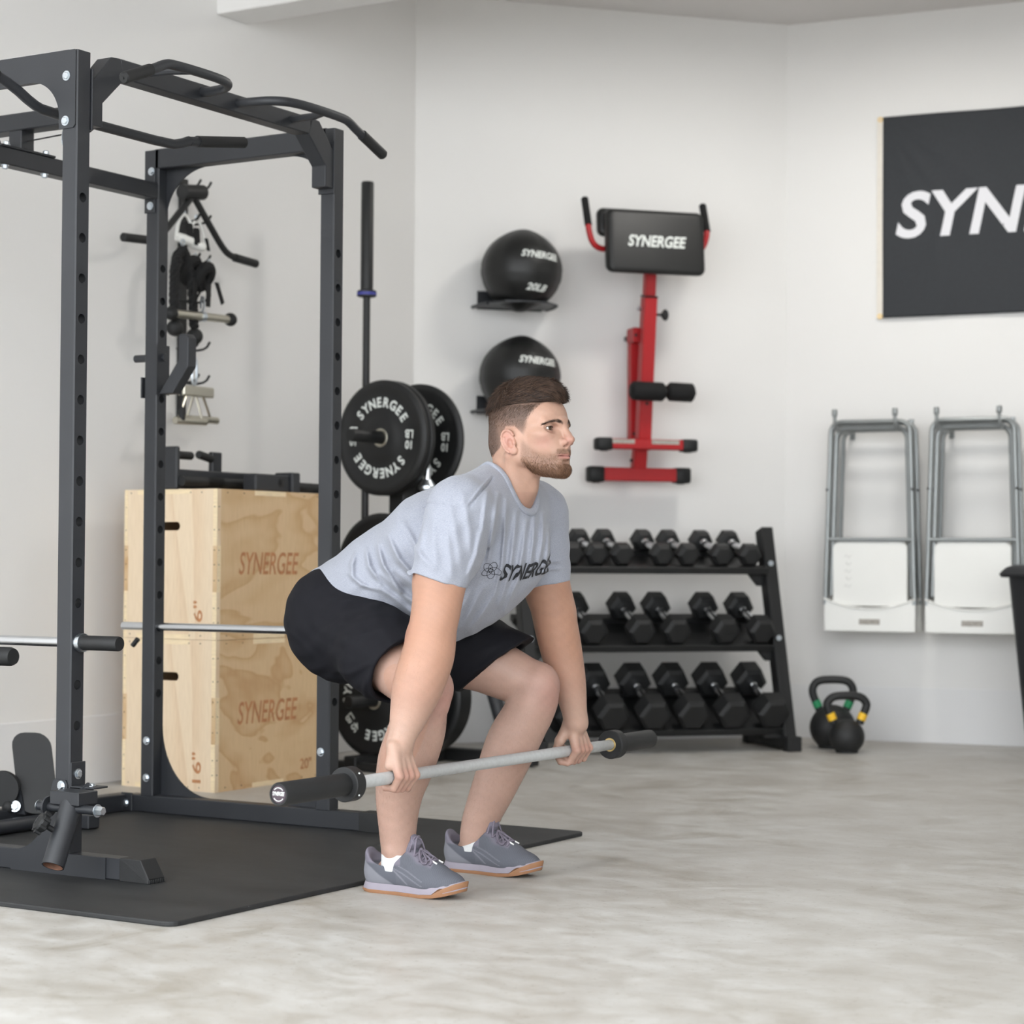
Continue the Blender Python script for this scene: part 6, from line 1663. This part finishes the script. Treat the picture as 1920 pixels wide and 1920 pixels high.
# ------------------------------------------------------------------ hair, beard, eyebrows, eyes
rng = np.random.default_rng(5)
HV, HQ = parts[0]
tri_n = np.zeros_like(HV); a, b, c, d = (HV[HQ[:, i]] for i in range(4)); fn = np.cross(c - a, d - b)
for i in range(4): np.add.at(tri_n, HQ[:, i], fn)
HN = tri_n / (np.linalg.norm(tri_n, axis=1, keepdims=True) + 1e-12)
hq = to_head(HV) * 1000; mq = hq.copy(); mq[:, 1] = np.abs(mq[:, 1])
ztop, zside, zbeard, zlips = hair_zones(mq)
def strands(P, N, flow, length, r0, lift, colors, bend=0.0, seg=3, jitter=.25, base=-.0008):
    """three-sided tapering hairs as one set of verts, quads and colours"""
    n = len(P); f = flow + rng.normal(0, jitter, (n, 3)); f -= N * (f * N).sum(1, keepdims=True); f /= np.linalg.norm(f, axis=1, keepdims=True) + 1e-9
    d = f + N * lift[:, None]; d /= np.linalg.norm(d, axis=1, keepdims=True)
    pts = [P + N * base]
    bend = np.broadcast_to(np.asarray(bend, float), (n,))[:, None]
    for k in range(seg):
        dd = d + (-N * bend) * ((k + .5) / seg); dd /= np.linalg.norm(dd, axis=1, keepdims=True)
        pts.append(pts[-1] + dd * (length / seg)[:, None])
    side = np.cross(d, N); side /= np.linalg.norm(side, axis=1, keepdims=True) + 1e-9; up = np.cross(side, d)
    V, Q = [], []
    for k, p in enumerate(pts):
        r = (r0 * (1 - .8 * k / seg))[:, None]
        for t in range(3):
            an = 2 * PI * t / 3; V.append(p + (side * math.cos(an) + up * math.sin(an)) * r)
    V = np.stack(V, 1).reshape(-1, 3); base = np.arange(n) * 3 * (seg + 1)
    for k in range(seg):
        for t in range(3):
            i0, i1 = k * 3 + t, k * 3 + (t + 1) % 3; Q.append(np.stack([base + i0, base + i1, base + i1 + 3, base + i0 + 3], 1))
    return V, np.concatenate(Q), np.repeat(colors, 3 * (seg + 1), 0)
def pick(w, n): w = np.clip(w, 0, None); return rng.choice(len(w), n, p=w / w.sum())
def tones(n, lo, hi): t = rng.random((n, 1)) ** 1.2; return np.array(lin(lo)) * (1 - t) + np.array(lin(hi)) * t
M['hair'] = mat('brown hair', (60, 46, 38), .55, 0, 0, 1, 0, 0, spec=.3, attr='tone')
# top hair: a swept volume with combed grooves, plus loose strands
HP = []
def hE(c, r, k=12): HP.append(ell(mmv(*c), mmv(*r), k * .001))
hE((-1.5, 0, 34), (101.5, 73, 87)); hE((66, 0, 74), (45, 55, 38), 14); hE((20, 0, 84), (70, 58, 36), 20)
HP.append(('i', lambda P: (.052 + .10 * P[:, 0] - P[:, 2]) * np.float32(.97), .006))
HP.append(('i', lambda P: (P[:, 0] - .118 + .9 * np.maximum(.060 - P[:, 2], 0)), .006))
def hair_disp(P):
    q = P * 1000; x, y, z = q.T
    u = y * .55 + z * .62 * np.sign(y + .01) - x * .22 + 5 * np.sin(x * .045)
    g = .55 * np.sin(u * .75) + .45 * np.sin(u * 1.35 + .04 * x) + .3 * np.sin(u * 2.3 + 1.3)
    bk = np.sin(x * .8 + y * .35) * np.sin(y * .7 - z * .4)
    t = smooth01(x, -30, 20)
    return (.0011 * (g * t + bk * (1 - t))).astype(np.float32)
TV, TQ = sdf_mesh(HP, (-.115, -.095, .020), (.135, .095, .135), .0017, hair_disp); tqq = TV * 1000; TV = from_head(TV)
TN = np.zeros_like(TV); a, b, c, d = (TV[TQ[:, i]] for i in range(4)); fn = np.cross(c - a, d - b)
for i in range(4): np.add.at(TN, TQ[:, i], fn)
TN /= np.linalg.norm(TN, axis=1, keepdims=True) + 1e-12
TC = np.tile(np.array(lin((48, 36, 30))), (len(TV), 1)) * (.7 + .3 * rng.random((len(TV), 1)))
setV, setQ, setC = [TV], [TQ], [TC]; nv = len(TV)
def put(r):
    global nv
    setV.append(r[0]); setQ.append(r[1] + nv); setC.append(r[2]); nv += len(r[0])
def topflow(q):
    x, y, z = q.T; sg = np.sign(y)
    t = smooth01(x + .25 * np.abs(y), -75, 55)[:, None]
    fr = np.stack([np.ones_like(x), -.30 * sg, .35 - .9 * smooth01(x, 70, 112)], 1)
    bk = np.stack([-.55 * np.ones_like(x), .25 * sg, -.6 * np.ones_like(x)], 1)
    return fr * t + bk * (1 - t)
i = pick((TN[:, 2] > -.45) * 1.0, 9500); n = len(i)
put(strands(TV[i], TN[i], topflow(tqq[i]) @ HR.T, .012 + .012 * rng.random(n), np.full(n, .00050), (.035 + .06 * rng.random(n)) * (1 - .5 * smooth01(tqq[i, 0], 60, 105)) + .10 * smooth01(-tqq[i, 0], 40, 80), tones(n, (34, 25, 20), (92, 71, 58)), .04 + .40 * smooth01(tqq[i, 0], 55, 105) + .12 * smooth01(-tqq[i, 0], 30, 80), 4, .075, .0003))
i = pick(zside * (mq[:, 2] > -74), 15000); n = len(i); L = .0024 + .0048 * np.maximum(smooth01(mq[i, 2], -30, 45), .45 * smooth01(-mq[i, 0], 20, 50)) + .003 * smooth01(mq[i, 2], 44, 58)
put(strands(HV[i], HN[i], np.stack([-.35 - .3 * rng.random(n), np.zeros(n), -.85 * np.ones(n)], 1), L * (.7 + .6 * rng.random(n)), np.full(n, .00026), .30 + .22 * rng.random(n), tones(n, (62, 47, 38), (128, 103, 86)), .3, 2, .20))
Vh, Qh, Ch = np.concatenate(setV), np.concatenate(setQ), np.concatenate(setC)
hair = np_mesh('hair', Vh, Qh, 'hair', person, PO, Ch)
setV, setQ, setC, nv = [], [], [], 0
i = pick(zbeard ** 1.5 * (1 + 1.1 * smooth01(-mq[:, 2], 75, 108)), 13000); n = len(i)
L = .0035 + .0035 * smooth01(-mq[i, 2], 60, 105); mou = (mq[i, 2] > -68) & (mq[i, 0] > 104)
fl = np.stack([.25 + .2 * rng.random(n), .1 * np.sign(hq[i, 1]), -.9 * np.ones(n)], 1); fl[mou] = np.stack([.1 * np.ones(mou.sum()), .7 * np.sign(hq[i][mou][:, 1] + .01), -.7 * np.ones(mou.sum())], 1)
L[mou] = .0042
put(strands(HV[i], HN[i], fl, L * (.7 + .6 * rng.random(n)), np.full(n, .00023), .36 + .3 * rng.random(n), tones(n, (74, 53, 41), (158, 118, 90)), .25, 2, .28))
np_mesh('beard', np.concatenate(setV), np.concatenate(setQ), 'hair', person, PO, np.concatenate(setC))
# eyebrows
for sg in (-1, 1):
    setV, setQ, setC, nv = [], [], [], 0
    yb = mq[:, 1]; zc, hw_b = brow_line(yb)
    w = np.exp(-(np.abs(mq[:, 2] - zc) / hw_b) ** 4) * (yb > 9) * (yb < 54) * (mq[:, 0] > 68) * (np.sign(hq[:, 1]) == sg)
    i = pick(w, 900); n = len(i)
    fl = np.stack([-.25 * np.ones(n), sg * .9 * np.ones(n), .35 - .6 * smooth01(mq[i, 1], 18, 40)], 1)
    put(strands(HV[i], HN[i], fl, .006 + .003 * rng.random(n), np.full(n, .00028), .14 + .1 * rng.random(n), tones(n, (40, 30, 25), (76, 58, 48)), .15, 2, .16))
    np_mesh('eyebrow', np.concatenate(setV), np.concatenate(setQ), 'hair', person, PO, np.concatenate(setC))
M['eye'] = mat('eye', (235, 230, 226), .12, 0, 0, 1, 0, 0, spec=.6, attr='tone')
for sg in (-1, 1):
    c = np.array([87.5, sg * 32., -3.5]); r = 12.35; nu_, nv_ = 32, 24
    V = []; Qd = []; ax = np.array([.985, sg * .02, .06]); ax /= np.linalg.norm(ax); e1 = np.cross(ax, [0, 0, 1.]); e1 /= np.linalg.norm(e1); e2 = np.cross(e1, ax); C = []
    for j in range(nv_ + 1):
        ph = (PI * .62) * (j / nv_) ** 1.3
        for k in range(nu_):
            t = 2 * PI * k / nu_; V.append(c + r * (ax * math.cos(ph) + (e1 * math.cos(t) + e2 * math.sin(t)) * math.sin(ph)))
            ra = r * math.sin(ph) if ph < 1.5 else 99
            C.append(lin((14, 12, 12)) if ra < 2.3 else lin((72, 58, 44)) if ra < 5.8 else lin((40, 34, 30)) if ra < 6.5 else lin((222, 214, 208)))
    for j in range(nv_):
        for k in range(nu_): Qd.append((j * nu_ + k, j * nu_ + (k + 1) % nu_, (j + 1) * nu_ + (k + 1) % nu_, (j + 1) * nu_ + k))
    ey = np_mesh('eye', from_head(np.array(V) * .001), np.array(Qd)[:, ::-1], 'eye', person, PO, np.array(C))
    mb = MB()
    for up, r_ in ((1, .85), (-1, .35)):
        pts = []
        for t in np.linspace(-.97, .97, 13):
            y = 31.8 + 14.2 * t; z = -4.0 + up * 4.75 * math.sqrt(1 - t * t); x = 87.8 + 14.3 * math.sqrt(max(0, 1 - ((y - 32) / 15.3) ** 2 - ((z + 3.5) / 13.9) ** 2))
            pts.append(pt(from_head(np.array([x + .2, sg * y, z]) * .001)))
        mb.tube(pts, r_ * .001, 6)
    mb.build('eyelashes', mat('dark lashes', (46, 34, 30), .6), ey, smooth=60)

# fine hair on the shins and forearms
setV, setQ, setC, nv = [], [], [], 0
for k, cnt in ((2, 2600), (4, 2600), (1, 500), (3, 500)):
    LV, LQ = parts[k]; a, b, c, d = (LV[LQ[:, i]] for i in range(4)); fn = np.cross(c - a, d - b); Nn = np.zeros_like(LV)
    for i in range(4): np.add.at(Nn, LQ[:, i], fn)
    Nn /= np.linalg.norm(Nn, axis=1, keepdims=True) + 1e-12
    w = (LV[:, 2] > .12) * (LV[:, 2] < .50) if k in (2, 4) else (LV[:, 2] > .40) * (LV[:, 2] < .62)
    i = pick(w * 1.0, cnt); n = len(i)
    put(strands(LV[i], Nn[i], np.stack([.1 * np.ones(n), np.zeros(n), -np.ones(n)], 1), .006 + .006 * rng.random(n), np.full(n, .00009), .30 + .2 * rng.random(n), tones(n, (84, 62, 48), (150, 116, 92)), .2, 2, .35))
np_mesh('body_hair', np.concatenate(setV), np.concatenate(setQ), 'hair', person, PO, np.concatenate(setC))
